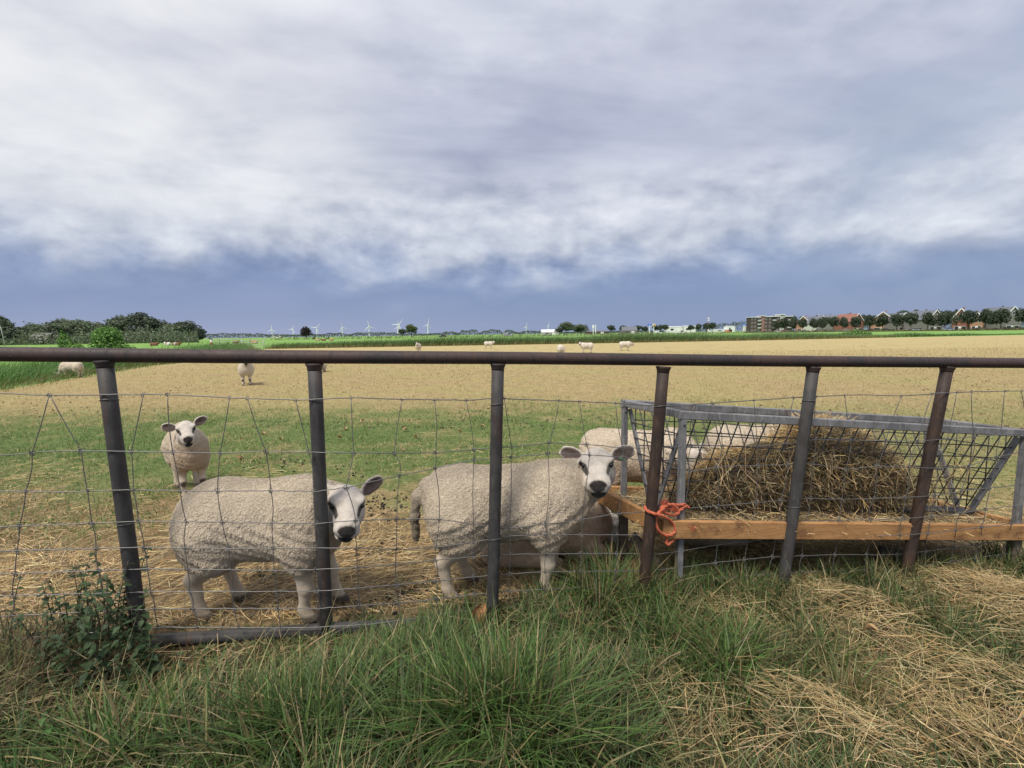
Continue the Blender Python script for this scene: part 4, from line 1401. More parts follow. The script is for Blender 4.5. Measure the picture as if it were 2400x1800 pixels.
    eyes = [tuple(H(.048, s * .0635, .024)) for s in (-1, 1)]
    tagp = [tuple(H(-.035, s * .115, .045)) for s in (-1, 1)]
    return me, eyes, tagp, Rm


def fleece(o, n):
    """short crimped locks standing off the hide, following it downwards and back"""
    V, Q, C, wl = sheep_mesh.last
    a, b, c, d = (V[Q[:, i]] for i in range(4))
    nr = np.cross(c - a, d - b)
    ar = np.linalg.norm(nr, axis=1) + 1e-12
    nr = nr / ar[:, None]
    w = ar * (wl[Q].mean(1) > .6)
    k = RNG.choice(len(Q), n, p=w / w.sum())
    u, v = RNG.random((n, 1)), RNG.random((n, 1))
    P = (a[k] * (1 - u) + b[k] * u) * (1 - v) + (d[k] * (1 - u) + c[k] * u) * v
    N = nr[k]
    T = np.array([-.45, 0, -1.0]) + RNG.normal(0, .38, (n, 3))
    T -= N * (T * N).sum(1)[:, None]; T /= np.linalg.norm(T, axis=1)[:, None]
    S = np.cross(N, T)
    L = RNG.uniform(.0045, .0105, (n, 1)); W = RNG.uniform(.0018, .0040, (n, 1))
    p0 = P - N * .0015
    p1 = P + N * L * .38 + T * L * .45
    p2 = P + N * L * .30 + T * L * 1.1
    Vv = np.stack([p0 - S * W, p0 + S * W, p1 + S * W * .9, p1 - S * W * .9, p2 + S * W * .35, p2 - S * W * .35], 1).reshape(-1, 3)
    i0 = np.arange(n)[:, None] * 6
    Fq = np.concatenate([i0 + np.array([0, 1, 2, 3]), i0 + np.array([3, 2, 4, 5])], 0)
    cl = C[Q[k, 0]] * (1 + RNG.normal(0, .09, (n, 1)))
    f_ = link_mesh('fleece', np_mesh('fleece', Vv, Fq, np.repeat(np.clip(cl, .01, .9), 6, 0)), M['lock'], o, True)
    f_['kind'] = 'stuff'


M['lock'] = leafmat('wool_lock', .25, .95, .05)


def place_sheep(label, pos, yaw, headw=None, lookw=(1, 0, -.5), scale=1.0, group=None, name='sheep', cat='sheep', hl=None, **kw):
    """headw: where the head is in the world (or hl in the sheep's own frame); lookw: which way the nose points"""
    c, s = math.cos(yaw), math.sin(yaw)
    z = float(G(pos[0], pos[1]))
    if headw is not None:
        d = (np.array(headw) - np.array([pos[0], pos[1], z])) / scale
        hl = (c * d[0] + s * d[1], -s * d[0] + c * d[1], d[2])
        lk = (c * lookw[0] + s * lookw[1], -s * lookw[0] + c * lookw[1], lookw[2])
    else:
        lk = lookw
    me, eyes, tagp, Rm = sheep_mesh(name, hl, lk, **kw)
    o = link_mesh(name, me, M['sheep'], None, True)
    o.location = (pos[0], pos[1], z)
    o.rotation_euler = (0, 0, yaw)
    o.scale = (scale,) * 3
    tag(o, label, cat, group)
    if kw.get('h', 1) < .012:
        fleece(o, 42000 if kw['h'] < .0075 else 15000)
    em = MB().lathe([(.001, -.011), (.006, -.0095), (.010, -.005), (.0115, 0), (.010, .005), (.006, .0095), (.001, .011)], (0, 0, 0), 10).mesh('eye')
    for e in eyes:
        eo = link_mesh('eye', em, M['eye'], o, True)
        eo.location = e
    return o, tagp, Rm


DIRTB = (.30, .19, .11)
S1, _, _ = place_sheep('fleecy white sheep peering round a grey upright with one ear raised', (-1.15, 2.135), R(-2), at(812, 1186, 2.10), (.37, -1, -.16), .98,
                       h=.0072, dx=(-.02, .06, -.04, .03), roll=R(-7), ear_lift=(.05, .70), hs=1.04, cs=-.055, rump=.50, dirty=[((.30, 0, .36), (.12, .2, .14), (.38, .27, .16), .45), ((-.30, 0, .27), (.15, .3, .12), (.40, .32, .24), .5), ((.02, 0, .30), (.4, .3, .06), (.40, .32, .24), .5)])
S2, tg2, rm2 = place_sheep('sheep standing side on beyond the netting with green ear tag and long tail', (-.03, 2.37), R(4), at(1400, 1094, 2.44), (-.17, -1, -.06), 1.02,
                           h=.0072, dx=(-.03, .05, -.03, .06), tail=.6, roll=R(3), ear_lift=(.22, .22), hs=1.1, dirty=[((.33, 0, .34), (.12, .2, .14), (.40, .27, .14), .55), ((-.30, 0, .30), (.2, .3, .12), (.40, .32, .22), .5), ((.02, 0, .30), (.4, .3, .06), (.36, .29, .20), .6), ((-.46, 0, .35), (.04, .1, .12), (.10, .08, .06), .7)])
S3, _, _ = place_sheep('dirty sheep lying down behind the side-on sheep with its head beneath the trough', (.17, 2.80), R(8), at(1438, 1238, 2.98), (.75, .1, -.7), .98,
                       h=.010, lying=True, tint=(.68, .58, .46), dirty=[((.25, 0, .14), (.3, .4, .20), (.58, .34, .20), .7), ((0, 0, .10), (.5, .4, .16), (.64, .46, .31), .6)])
S4, _, _ = place_sheep('sheep reaching its head in at the end of the hay rack', (.93, 3.42), R(-10), at(1640, 1088, 3.06), (.75, -.35, -.75), 1.0,
                       h=.010, dirty=[((.1, 0, .34), (.5, .4, .12), (.42, .27, .16), .7)])
S5, _, _ = place_sheep('clean white sheep feeding behind the hay heap', (1.97, 3.66), R(4), None, (.6, -.35, -.75), 1.02, hl=(.50, -.12, .40), h=.0118)
S7, _, _ = place_sheep('grimy sheep lying low behind the wooden trough', (1.42, 3.13), R(9), None, (1, 0, -.4), .95, hl=(.46, 0, .25), h=.0118, lying=True, dirty=[((0, 0, .05), (.6, .4, .14), (.22, .17, .12), .8)])
S6, _, _ = place_sheep('sheep with black knees standing in the grass and facing the gate', (-2.66, 3.76), R(-48), at(438, 1026, 3.52), (.75, -1, -.12), .77,
                       h=.0085, knees=True, fat=.74, hs=1.12, dx=(0, .0, -.05, .05), roll=R(4), ear_lift=(.15, .35), dirty=[((.34, 0, .42), (.12, .2, .16), (.42, .28, .17), .7), ((.0, 0, .30), (.4, .3, .06), (.40, .32, .24), .5)])
S6.scale = (.74, .74, .84)
# ear tags
_t = MB().lathe([(.012, -.0015), (.013, 0), (.012, .0015)], (0, 0, 0), 12)
M['tag_green'] = plain('green_ear_tag', (.10, .38, .13), .4, .1, 5, 0, .5)
M['tag_dark'] = plain('dark_ear_tag', (.10, .11, .09), .4, .1, 5, 0, .5)
for k, (p, mt) in enumerate(zip(tg2, ('tag_dark', 'tag_green'))):
    e = _t.build('ear_tag', M[mt], S2) if k == 0 else MB().box((0, 0, 0), (.024, .003, .034)).build('ear_tag', M[mt], S2)
    e.location = Vector(p) + Vector(rm2 @ np.array([.016, 0, -.014]))
    e.rotation_euler = (R(90), R(20), 0)

# sheep farther out on the field
place_sheep('sheep standing alone on the tan field and facing the gate', (-7.35, 12.95), R(-62), None, (1, 0, -.35), 1.0, hl=(.43, .03, .70), h=.016, knees=True, tint=(.62, .55, .46))
place_sheep('sheep grazing with head down beside the tall bank grass', (-15.3, 16.3), R(188), None, (.5, 0, -.9), .82, hl=(.50, 0, .16), h=.016)
place_sheep('sheep mostly hidden behind a grey upright', (xat(738, 17.0), 17.0), R(75), None, (.5, 0, -.9), 1.0, hl=(.50, 0, .18), h=.018)
_far = [((982, 37), R(-90), (.44, 0, .66), (1, 0, -.4), 'sheep facing the gate with its head just over the top rail'), ((1147, 43), R(8), (.46, 0, .60), (.4, -1, -.4), 'sheep with its back just showing over the top rail and head turned'),
        ((1315, 26), R(92), (.42, 0, .40), (.6, 0, -.8), 'round white sheep rump just showing over the top rail'), ((1376, 31), R(176), (.44, 0, .64), (.3, 1, -.3), 'sheep broadside on the far field looking back at the gate'),
        ((1466, 33.7), R(-4), (.50, 0, .48), (.8, -.1, -.5), 'lean sheep walking on the far field with head lowered')]
for (px, Y), yw, hl, lk, lb in _far:
    place_sheep(lb, (xat(px, Y), Y), yw, None, lk, 1.0, hl=hl, h=.018, tint=(.62, .56, .48))
place_sheep('white sheep resting beyond the tall bank grass', (xat(62, 58), 58), R(5), None, (1, 0, .1), 1.25, hl=(.46, 0, .42), h=.022, lying=True)
place_sheep('black sheep resting beyond the tall bank grass', (xat(130, 60), 60), R(185), None, (1, 0, -.2), 1.25, hl=(.46, 0, .25), h=.022, lying=True, tint=(.03, .028, .03), face_col=(.03, .028, .03))
# cattle lying on the pasture
BR, TAN = (.17, .072, .038), (.40, .24, .12)
for px, Y, yw, tn, dr, lb in [(366, 92, 10, BR, [], 'reddish cow lying by a fence stake on the far pasture'), (398, 95, 170, (.62, .58, .54), [((.1, 0, .3), (.12, .4, .2), BR, 1.0)], 'mostly white cow lying on the far pasture'),
                              (418, 90, 8, BR, [((-.1, 0, .3), (.10, .4, .3), (.6, .56, .5), 1.0)], 'brown and white cow lying on the far pasture'), (557, 112, 0, BR, [], 'red-brown cow lying beyond the field gate'), (601, 105, 175, TAN, [], 'tan cow lying close behind the field gate'),
                              (748, 150, 0, TAN, [((.2, 0, .2), (.2, .4, .3), (.6, .56, .5), .8)], 'tan and white cow lying beyond the reeds'), (762, 148, 180, BR, [], 'brown cow lying beyond the reeds'), (780, 152, 5, TAN, [], 'pale tan cow lying beyond the reeds')]:
    place_sheep(lb, (xat(px, Y), Y), R(yw), None, (1, 0, -.1), 1.65, name='cow', cat='cow', hl=(.46, 0, .34), h=.045, lying=True, tint=tn, face_col=tn, dirty=dr, hs=1.1)

# ------------------------------------------------------------------ trees
def leaf_cards(C, size, cols, out=None):
    """one small four-cornered leaf clump per point, turned roughly outwards and up to the light"""
    N = len(C)
    n = RNG.normal(0, .55, (N, 3)); n[:, 2] += .45
    if out is not None: n += out * .9
    n /= np.linalg.norm(n, axis=1)[:, None]
    a = RNG.normal(0, 1, (N, 3)); a -= n * (a * n).sum(1)[:, None]; a /= np.linalg.norm(a, axis=1)[:, None]
    b = np.cross(n, a)
    s = (size * RNG.uniform(.6, 1.3, N))[:, None]
    V = np.stack([C - a * s, C - b * s * .6 - n * s * .25, C + a * s, C + b * s * .6 - n * s * .25], 1).reshape(-1, 3)
    return V, np.arange(N * 4).reshape(N, 4), np.repeat(cols, 4, 0)


def crown_points(n, lobes, shell=.55):
    w = np.array([l[3] * l[4] * l[5] for l in lobes]) ** (2 / 3); w /= w.sum()
    k = RNG.choice(len(lobes), n, p=w)
    d = RNG.normal(0, 1, (n, 3)); d /= np.linalg.norm(d, axis=1)[:, None]
    r = RNG.uniform(shell, 1.0, n) ** .6 * (1 + RNG.normal(0, .05, n))
    L = np.array(lobes)[k]
    crown_points.out = d
    return L[:, :3] + d * L[:, 3:] * r[:, None]


def make_tree_meshes(seed, n=2600, size=.042, pal=None, wide=.5, trunk_h=.28, lobes_n=16, flat=.8):
    """a unit-high tree: tapered trunk with limbs, crown of leaf clumps in uneven lobes"""
    rs = np.random.default_rng(seed)
    lobes = []
    for i in range(lobes_n):
        an = rs.uniform(0, 6.28); rr = wide * .62 * math.sqrt(rs.random())
        z = trunk_h + (1 - trunk_h) * rs.uniform(.18, .80)
        z = min(z, 1 - .16 - .25 * (rr / wide) ** 2)
        s = rs.uniform(.13, .22)
        lobes.append((rr * math.cos(an), rr * math.sin(an), z, s * wide / .45, s * wide / .45, s * flat))
    lobes.append((0, 0, .5 + trunk_h / 2, wide * .62, wide * .62, (1 - trunk_h) * .40))
    lobes.append((wide * .1, 0, .82, wide * .36, wide * .36, .17))
    P = crown_points(n, lobes)
    P[:, 2] = np.clip(P[:, 2], trunk_h * .72, 1.02)
    V, Fq, C = leaf_cards(P, size, pick(pal, n, .25), crown_points.out)
    crown = np_mesh('crown', V, Fq, C)
    crown.materials.append(M['foliage'])
    tb = MB()
    tb.tube([(0, 0, -.02), (.004, 0, trunk_h * .6), (-.004, .004, trunk_h * 1.2), (0, 0, .62)], [.026, .020, .017, .006], 7)
    for i in range(6):
        an = rs.uniform(0, 6.28); z0 = trunk_h * rs.uniform(.75, 1.5); e = wide * rs.uniform(.45, .7)
        tb.tube([(0, 0, z0), (math.cos(an) * e * .5, math.sin(an) * e * .5, z0 + .12), (math.cos(an) * e, math.sin(an) * e, z0 + .27)], [.012, .008, .003], 5)
    trunk = tb.mesh('trunk')
    trunk.materials.append(M['bark'])
    return trunk, crown


DK = [(.075, .098, .068), (.095, .120, .080), (.060, .078, .056), (.115, .140, .092)]
MDG = [(.13, .165, .10), (.16, .195, .12), (.10, .13, .085), (.19, .22, .14)]
OLV = [(.12, .15, .055), (.15, .18, .07), (.09, .12, .045), (.18, .20, .09)]
PUR = [(.048, .042, .042), (.062, .054, .050), (.038, .034, .036), (.08, .07, .062)]
TREES = {'dark': [make_tree_meshes(s, pal=DK, wide=w) for s, w in ((1, .5), (2, .55), (3, .46))],
         'mid': [make_tree_meshes(s, pal=MDG, wide=w) for s, w in ((4, .55), (5, .6), (6, .5))],
         'wood': [make_tree_meshes(s, pal=MDG, wide=w, trunk_h=.10, n=3000) for s, w in ((21, .55), (22, .6), (23, .5))],
         'deep': [make_tree_meshes(s, pal=DK, wide=w, trunk_h=.10, n=3000) for s, w in ((24, .55), (25, .52))],
         'olive': [make_tree_meshes(7, pal=OLV, wide=.52)],
         'beech': [make_tree_meshes(8, pal=PUR, wide=.60, trunk_h=.10)],
         'street': [make_tree_meshes(s, pal=DK, wide=.42, trunk_h=.30, flat=1.0, n=2200) for s in (9, 10, 12)],
         'thin': [make_tree_meshes(13, pal=MDG, wide=.40, trunk_h=.30, n=500)]}


def tree(kind, v, px, Y, top_px, base_px, wpx, label, group=None, name='tree'):
    """stands at distance Y at a picture column, as tall and wide as it measures there"""
    tr, cr = TREES[kind][v % len(TREES[kind])]
    hgt = (base_px - top_px) / F_PX * Y
    horizon = 783 - (px - 1200) * .01396
    hgt = CAM_H + (horizon - top_px) / F_PX * Y
    wd = wpx / F_PX * Y
    o = empty(name, (xat(px, Y), Y, 0), random.uniform(0, 6.28))
    ext = {'wood': 1.1, 'deep': 1.08, 'dark': 1.05, 'mid': 1.12, 'olive': 1.06, 'beech': 1.2, 'street': .88, 'thin': .85}[kind]
    o.scale = (wd / ext, wd / ext, hgt)
    tag(o, label, 'tree', group)
    for nm, me in (('trunk', tr), ('crown', cr)):
        c = bpy.data.objects.new(nm, me); COL.objects.link(c); c.parent = o
    return o


# old wood beyond the west pasture
_w = [(8, 736, 74, 'wood', 165), (48, 765, 60, 'deep', 160), (92, 756, 84, 'wood', 172), (150, 745, 78, 'wood', 180), (198, 747, 70, 'wood', 168), (240, 754, 50, 'wood', 185), (288, 737, 70, 'wood', 190),
      (346, 731, 92, 'deep', 178), (384, 748, 66, 'deep', 192), (412, 756, 62, 'wood', 176), (448, 750, 66, 'deep', 186), (470, 768, 44, 'deep', 172)]
_wl = ['tall grey-green tree at the edge of the west wood', 'low dark tree beside the lamp post', 'broad dark tree standing over the low shed', 'rounded olive tree next to the low shed', 'flat-topped tree behind the small green bush',
       'gap-filling dark tree behind the big green bush', 'pale-limbed tree rising behind the big green bush', 'tallest rounded dark tree of the west wood', 'dark tree tucked beside the tallest of the wood', 'feathery spreading tree near the wood end', 'dark leaning tree at the wood end', 'small last tree where the wood meets the road']
for i, ((px, tp, w, kd, Y), lb) in enumerate(zip(_w, _wl)):
    tree(kd, i, px, Y, tp, 797, w, lb, 'trees of the west wood')
# under-storey along that wood, one mass of shrubs
_n = 11000
_px = RNG.uniform(-80, 470, _n); _Y = RNG.uniform(150, 172, _n)
_z = np.abs(RNG.normal(0, 1, _n)) * (.9 + 1.8 * vnoise(_px, _px * 0, .03, 91))
stuff('undergrowth', [leaf_cards(np.stack([xat(_px, _Y), _Y, _z], -1), np.full(_n, .42), pick(MDG, _n, .25))], M['foliage'], 'dark undergrowth along the foot of the west wood', 'undergrowth')

tree('beech', 0, 722, 430, 764, 790, 34, 'lone dark purple beech standing on the far pasture')
tree('olive', 0, 967, 430, 759, 787, 32, 'lone rounded olive-green tree on the far pasture')
tree('dark', 1, 946, 470, 770, 787, 20, 'small dark tree half behind the lone olive-green tree')
tree('mid', 1, 1330, 380, 753, 783, 46, 'taller tree of the clump by the white shed')
tree('mid', 2, 1362, 385, 759, 783, 44, 'looser shrubby tree of the clump by the white shed')
tree('dark', 0, 1312, 375, 767, 783, 26, 'low dark tree at the near end of the clump by the white shed')
for i, (px, tp, w) in enumerate([(1433, 761, 24), (1460, 762, 22), (1478, 765, 18), (1494, 762, 26), (1512, 764, 20), (1536, 761, 20), (1548, 760, 16), (1559, 760, 16)]):
    tree('dark', i, px, 620, tp, 778, w, 'dark tree in the row by the grey barn', 'row of dark trees by the barn')
for i, (px, tp, w) in enumerate([(1618, 761, 20), (1636, 758, 20), (1655, 756, 22), (1668, 755, 18)]):
    tree('dark', i + 1, px, 560, tp, 774, w, 'dark tree in front of the white sheds under the mast', 'trees under the mast')
# street trees in front of the estate
_st = [(1818, 752, 22, 330), (1836, 744, 26, 320), (1857, 748, 22, 315), (1879, 746, 24, 305), (1903, 745, 23, 298), (1926, 742, 26, 292), (1950, 741, 25, 285), (1973, 742, 24, 280), (2001, 741, 25, 272), (2035, 737, 28, 264),
       (2065, 736, 31, 258), (2098, 734, 31, 250), (2131, 732, 33, 244), (2170, 731, 37, 238), (2209, 730, 33, 232), (2266, 726, 39, 224), (2304, 723, 36, 220), (2341, 722, 39, 216), (2396, 720, 44, 210)]
for i, (px, tp, w, Y) in enumerate(_st):
    _hs = [(1803, 'apartment block'), (1879, 'small orange house'), (1926, 'pale grey-roofed house'), (1968, 'sideways grey-roofed house'), (2007, 'red-roofed house'), (2064, 'bright orange house'), (2116, 'white-edged grey house'), (2152, 'flat-looking pale house'),
           (2188, 'tall grey gabled house'), (2246, 'narrow red gable'), (2284, 'small orange gable'), (2322, 'hidden pale house'), (2368, 'last grey house'), (2440, 'end of the estate')]
    _b = min(k for k in range(1, len(_hs)) if _hs[k][0] > px)
    _near = [n_ for x_, n_ in _hs if abs(x_ - px) < 9]
    _lb = ('round dark street tree right in front of the ' + _near[0]) if _near else 'round dark street tree between the %s and the %s' % (_hs[_b - 1][1], _hs[_b][1])
    tree('street', i, px, Y, tp, 768, w * random.uniform(.92, 1.08), _lb, 'street trees before the estate', 'street_tree')
tree('thin', 0, 2236, 228, 735, 768, 24, 'sparse pale young tree between the street trees')
for i, (px, tp, w) in enumerate([(1858, 739, 18), (1877, 740, 14), (1910, 738, 16), (1930, 737, 18), (1948, 739, 16), (1983, 734, 20), (2020, 736, 26), (2110, 726, 30), (2140, 725, 34), (2190, 724, 24), (2212, 726, 22), (2234, 724, 20), (2330, 724, 28)]):
    tree('dark', i, px, 420, tp, 768, w, 'dark tree showing above the roofs of the estate', 'trees behind the estate roofs')


# far belt of woodland on the horizon: reads as one mass
def far_wood():
    parts = []
    prof = [(-100, 780), (480, 783), (540, 781), (600, 782), (660, 783), (690, 785), (770, 781), (790, 780), (820, 783), (850, 779), (900, 779), (940, 781), (1000, 782), (1040, 779), (1060, 776), (1080, 781), (1084, 774), (1120, 773), (1124, 780),
            (1150, 772), (1172, 773), (1180, 779), (1190, 773), (1205, 775), (1215, 779), (1240, 774), (1260, 777), (1300, 778), (1400, 776), (1600, 774), (1640, 770), (1690, 759), (1720, 755), (1760, 753), (1800, 757), (1900, 760), (2500, 750)]
    n = 26000
    px = RNG.uniform(-100, 2450, n)
    Y = RNG.uniform(1150, 1400, n)
    top = np.interp(px, [p[0] for p in prof], [p[1] for p in prof])
    hor = 783 - (px - 1200) * .01396
    hm = np.maximum(CAM_H + (hor - top) / F_PX * Y, 3) * (.78 + .34 * vnoise(px, px * 0, .11, 95))
    z = hm * RNG.random(n) ** .55
    P = np.stack([xat(px, Y), Y, z], -1)
    parts.append(leaf_cards(P, RNG.uniform(1.0, 2.2, n), pick(DK, n, .2)))
    o = stuff('distant_wood', parts, M['foliage'], 'low belt of distant woodland along the horizon', 'woodland')


far_wood()

# green bushes on the ditch bank, near enough to show single leaves
def bush(name, px, Y, lobes, n, size, label):
    o = empty(name, (xat(px, Y), Y, 0))
    tag(o, label, 'bush')
    P = crown_points(n, lobes, .45)
    P[:, 2] = np.abs(P[:, 2])
    V, Fq, C = leaf_cards(P, np.full(n, size), pick([(.12, .25, .05), (.16, .30, .075), (.08, .18, .04), (.20, .34, .10)], n, .2), crown_points.out)
    c = link_mesh('crown', np_mesh('crown', V, Fq, C), M['foliage'], o)
    tb = MB()
    for i in range(9):
        an = RNG.uniform(0, 6.28); l = lobes[i % len(lobes)]
        e = Vector((l[0], l[1], l[2])) + Vector(RNG.normal(0, .15, 3))
        tb.tube([(RNG.normal(0, .08), RNG.normal(0, .08), 0), (e.x * .5, e.y * .5, e.z * .55), (e.x, e.y, e.z)], [.025, .016, .006], 5)
    tb.build('stem', M['bark'], o, True)
    return o


bush('bush', 262, 26, [(0, 0, 1.0, .75, .6, .85), (.45, 0, .8, .55, .5, .6), (-.35, 0, 1.45, .55, .5, .55), (.2, 0, 1.55, .5, .5, .45), (.95, .1, .5, .5, .45, .5), (-.75, 0, .7, .45, .4, .6), (-.1, 0, 1.75, .35, .3, .3)], 3800, .065, 'big bright green leafy bush on the ditch bank')
bush('bush', 168, 24, [(0, 0, .7, .55, .5, .6), (-.2, 0, 1.2, .3, .3, .45), (.4, 0, .6, .5, .4, .5), (-.28, 0, 1.55, .14, .14, .3), (.9, 0, .5, .5, .4, .4)], 2200, .06, 'smaller bright green bush with one tall shoot on the bank')
bush('bush', 2000, 74, [(0, 0, .7, 1.3, .8, .7), (1.6, 0, .5, 1.2, .8, .5), (-1.6, 0, .4, 1.2, .8, .45)], 900, .14, 'low rounded bush on the field margin before the estate')

# ------------------------------------------------------------------ wind turbines
def turbine_meshes():
    tw = MB().lathe([(.052, 0), (.044, .4), (.030, 1.0)], (0, 0, 0), 12)
    nc = MB()
    nc.box((0, .01, 1.015), (.06, .12, .06))
    hb = MB().lathe([(.002, -.03), (.016, -.015), (.018, .0), (.016, .01)], (0, 0, 0), 10)
    bl = MB()
    st = [(.00, .030, .020), (.08, .070, .018), (.35, .045, .012), (.66, .016, .006)]
    vs, fs = [], []
    for z, w, t in st:
        vs += [(-w * .3, 0, z), (0, -t, z), (w * .7, 0, z), (0, t, z)]
    for i in range(len(st) - 1):
        fs += [(i * 4 + k, i * 4 + (k + 1) % 4, i * 4 + 4 + (k + 1) % 4, i * 4 + 4 + k) for k in range(4)]
    fs += [(3, 2, 1, 0), (12, 13, 14, 15)]
    bl.add(vs, fs)
    return [m.mesh(n) for m, n in ((tw, 'tower'), (nc, 'nacelle'), (hb, 'hub'), (bl, 'blade'))]


_TM = turbine_meshes()
for m in _TM: m.materials.append(M['turbine'])
for px, base, hub, ph, yw, lb in [(643, 790, 773, 0, 10, 'farthest white wind turbine beside the west wood'), (692, 789, 772, 25, -20, 'white wind turbine just west of the purple beech'), (747, 788, 769, 40, 15, 'white wind turbine just east of the purple beech'),
                              (807, 787, 768, -18, 50, 'white wind turbine in the middle of the gap beyond the beech'), (869, 787, 766, -12, 25, 'white wind turbine with one blade upright and one level'), (936, 787, 766, 0, 55, 'front turbine of the overlapping pair by the olive-green tree'),
                              (939, 786, 762, 35, 0, 'rear turbine of the overlapping pair by the olive-green tree'), (1006, 784, 761, 12, 55, 'tallest looking white wind turbine east of the olive-green tree'),
                              (1235, 777, 766, 10, 40, 'small far turbine above the low woods'), (1286, 774, 764, 20, 60, 'small far turbine above the white shed')]:
    Y = 2100 if px < 1100 else 2900
    hor = 783 - (px - 1200) * .01396
    hh = CAM_H + (hor - hub) / F_PX * Y
    o = empty('wind_turbine', (xat(px, Y), Y, 0), R(yw))
    o.scale = (hh,) * 3
    tag(o, lb, 'wind turbine')
    for m, nm in zip(_TM[:2], ('tower', 'nacelle')):
        c = bpy.data.objects.new(nm, m); COL.objects.link(c); c.parent = o
    hub_o = bpy.data.objects.new('hub', _TM[2]); COL.objects.link(hub_o); hub_o.parent = o
    hub_o.location = (0, -.05, 1.015); hub_o.rotation_euler = (R(90), 0, 0)
    for k in range(3):
        c = bpy.data.objects.new('blade', _TM[3]); COL.objects.link(c); c.parent = o
        c.location = (0, -.055, 1.015); c.rotation_euler = (0, R(ph + 120 * k), 0)


# ------------------------------------------------------------------ buildings of the estate
def house(px, Y, w, eave, ridge, depth, wall, roof, yaw, label, gable=True, side=True):
    o = empty('house', (xat(px, Y), Y, 0), R(yw_face(px) + yaw))
    tag(o, label, 'house')
    hw = w / 2
    MB().prism([(-hw, 0), (hw, 0), (hw, eave), (0, ridge - .15), (-hw, eave)], 0, depth).build('wall', M[wall], o)
    rf = MB()
    for s in (-1, 1):
        a, b = Vector((s * (hw + .35), 0, eave - .28)), Vector((0, 0, ridge))
        d = (b - a).normalized(); n = Vector((-d.z * s * -1, 0, 0))
        nrm = Vector((s * abs(d.z), 0, abs(d.x)))
        vs = [a, b, b + nrm * .2, a + nrm * .2]
        rf.add([v + Vector((0, y, 0)) for y in (-.35, depth + .35) for v in vs], [(0, 1, 2, 3), (7, 6, 5, 4), (0, 4, 5, 1), (1, 5, 6, 2), (2, 6, 7, 3), (3, 7, 4, 0)])
    r = rf.build('roof', M[roof], o)
    for s in (-1, 1):
        a, b = Vector((s * (hw + .4), -.42, eave - .15)), Vector((0, -.42, ridge + .16))
        MB().bar(a, b, .10, .42).build('bargeboard', M['white_paint'], o)
    MB().box((hw * .3, depth * .5, ridge + .4), (.6, .6, 1.2)).build('chimney', M[wall], r)
    for (x, z, ww, hh) in [(-hw * .45, 1.3, w * .25, 1.5), (hw * .45, 1.3, w * .25, 1.5), (-hw * .4, eave - .5 if eave > 3.8 else 3.6, w * .2, 1.3), (hw * .4, eave - .5 if eave > 3.8 else 3.6, w * .2, 1.3), (0, eave + (ridge - eave) * .38, w * .16, 1.1)]:
        f = MB().box((x, -.04, z), (ww + .22, .10, hh + .22)).build('window', M['white_paint'], o)
        MB().box((x, -.075, z), (ww, .06, hh)).build('pane', M['glass'], f)
    MB().box((-hw * .05, -.04, 1.05), (.95, .12, 2.1)).build('door', M['white_paint'], o)
    return o


def yw_face(px):
    """turn that faces something standing at a picture column towards the field"""
    return -math.degrees(math.atan((px - 1200) / F_PX)) * .55


for px, Y, tp, wpx, wall, roof, yaw, lb in [(1879, 330, 742, 28, 'brick_orange', 'tile_red', -20, 'small orange-fronted house among the first street trees'), (1926, 318, 741, 34, 'render_pale', 'tile_grey', 25, 'pale house with grey roof beside the small orange house'),
                                           (1968, 312, 739, 36, 'brick_grey', 'tile_grey', 70, 'low grey-roofed house turned sideways in the street'), (2007, 300, 736, 36, 'brick_red', 'tile_red', 38, 'house with red tiled roof and white bargeboards'),
                                           (2064, 284, 732, 42, 'brick_orange', 'tile_red', -15, 'bright orange brick house with broad white-edged gable'), (2116, 276, 734, 40, 'brick_grey', 'tile_grey', 30, 'grey house with white gable edge next to the orange house'),
                                           (2152, 282, 738, 34, 'render_pale', 'tile_grey', 75, 'flat-looking pale house with grey roof behind street trees'), (2188, 262, 728, 44, 'brick_grey', 'tile_grey', 35, 'tall grey gabled house with white framed corner window'),
                                           (2246, 256, 724, 28, 'brick_red', 'tile_red', -18, 'narrow red brick gable peeping between street trees'), (2284, 248, 733, 22, 'brick_orange', 'tile_red', -10, 'small white-edged orange gable with red lean-to'),
                                           (2322, 250, 735, 34, 'render_pale', 'tile_grey', 60, 'pale house almost hidden by street trees'), (2368, 240, 720, 46, 'brick_grey', 'tile_grey', 32, 'last tall grey gabled house of the estate')]:
    hor = 783 - (px - 1200) * .01396
    ridge = CAM_H + (hor - tp) / F_PX * Y
    w = wpx / F_PX * Y
    house(px, Y, w, ridge * .56, ridge, w * 1.25, wall, roof, yaw, lb)


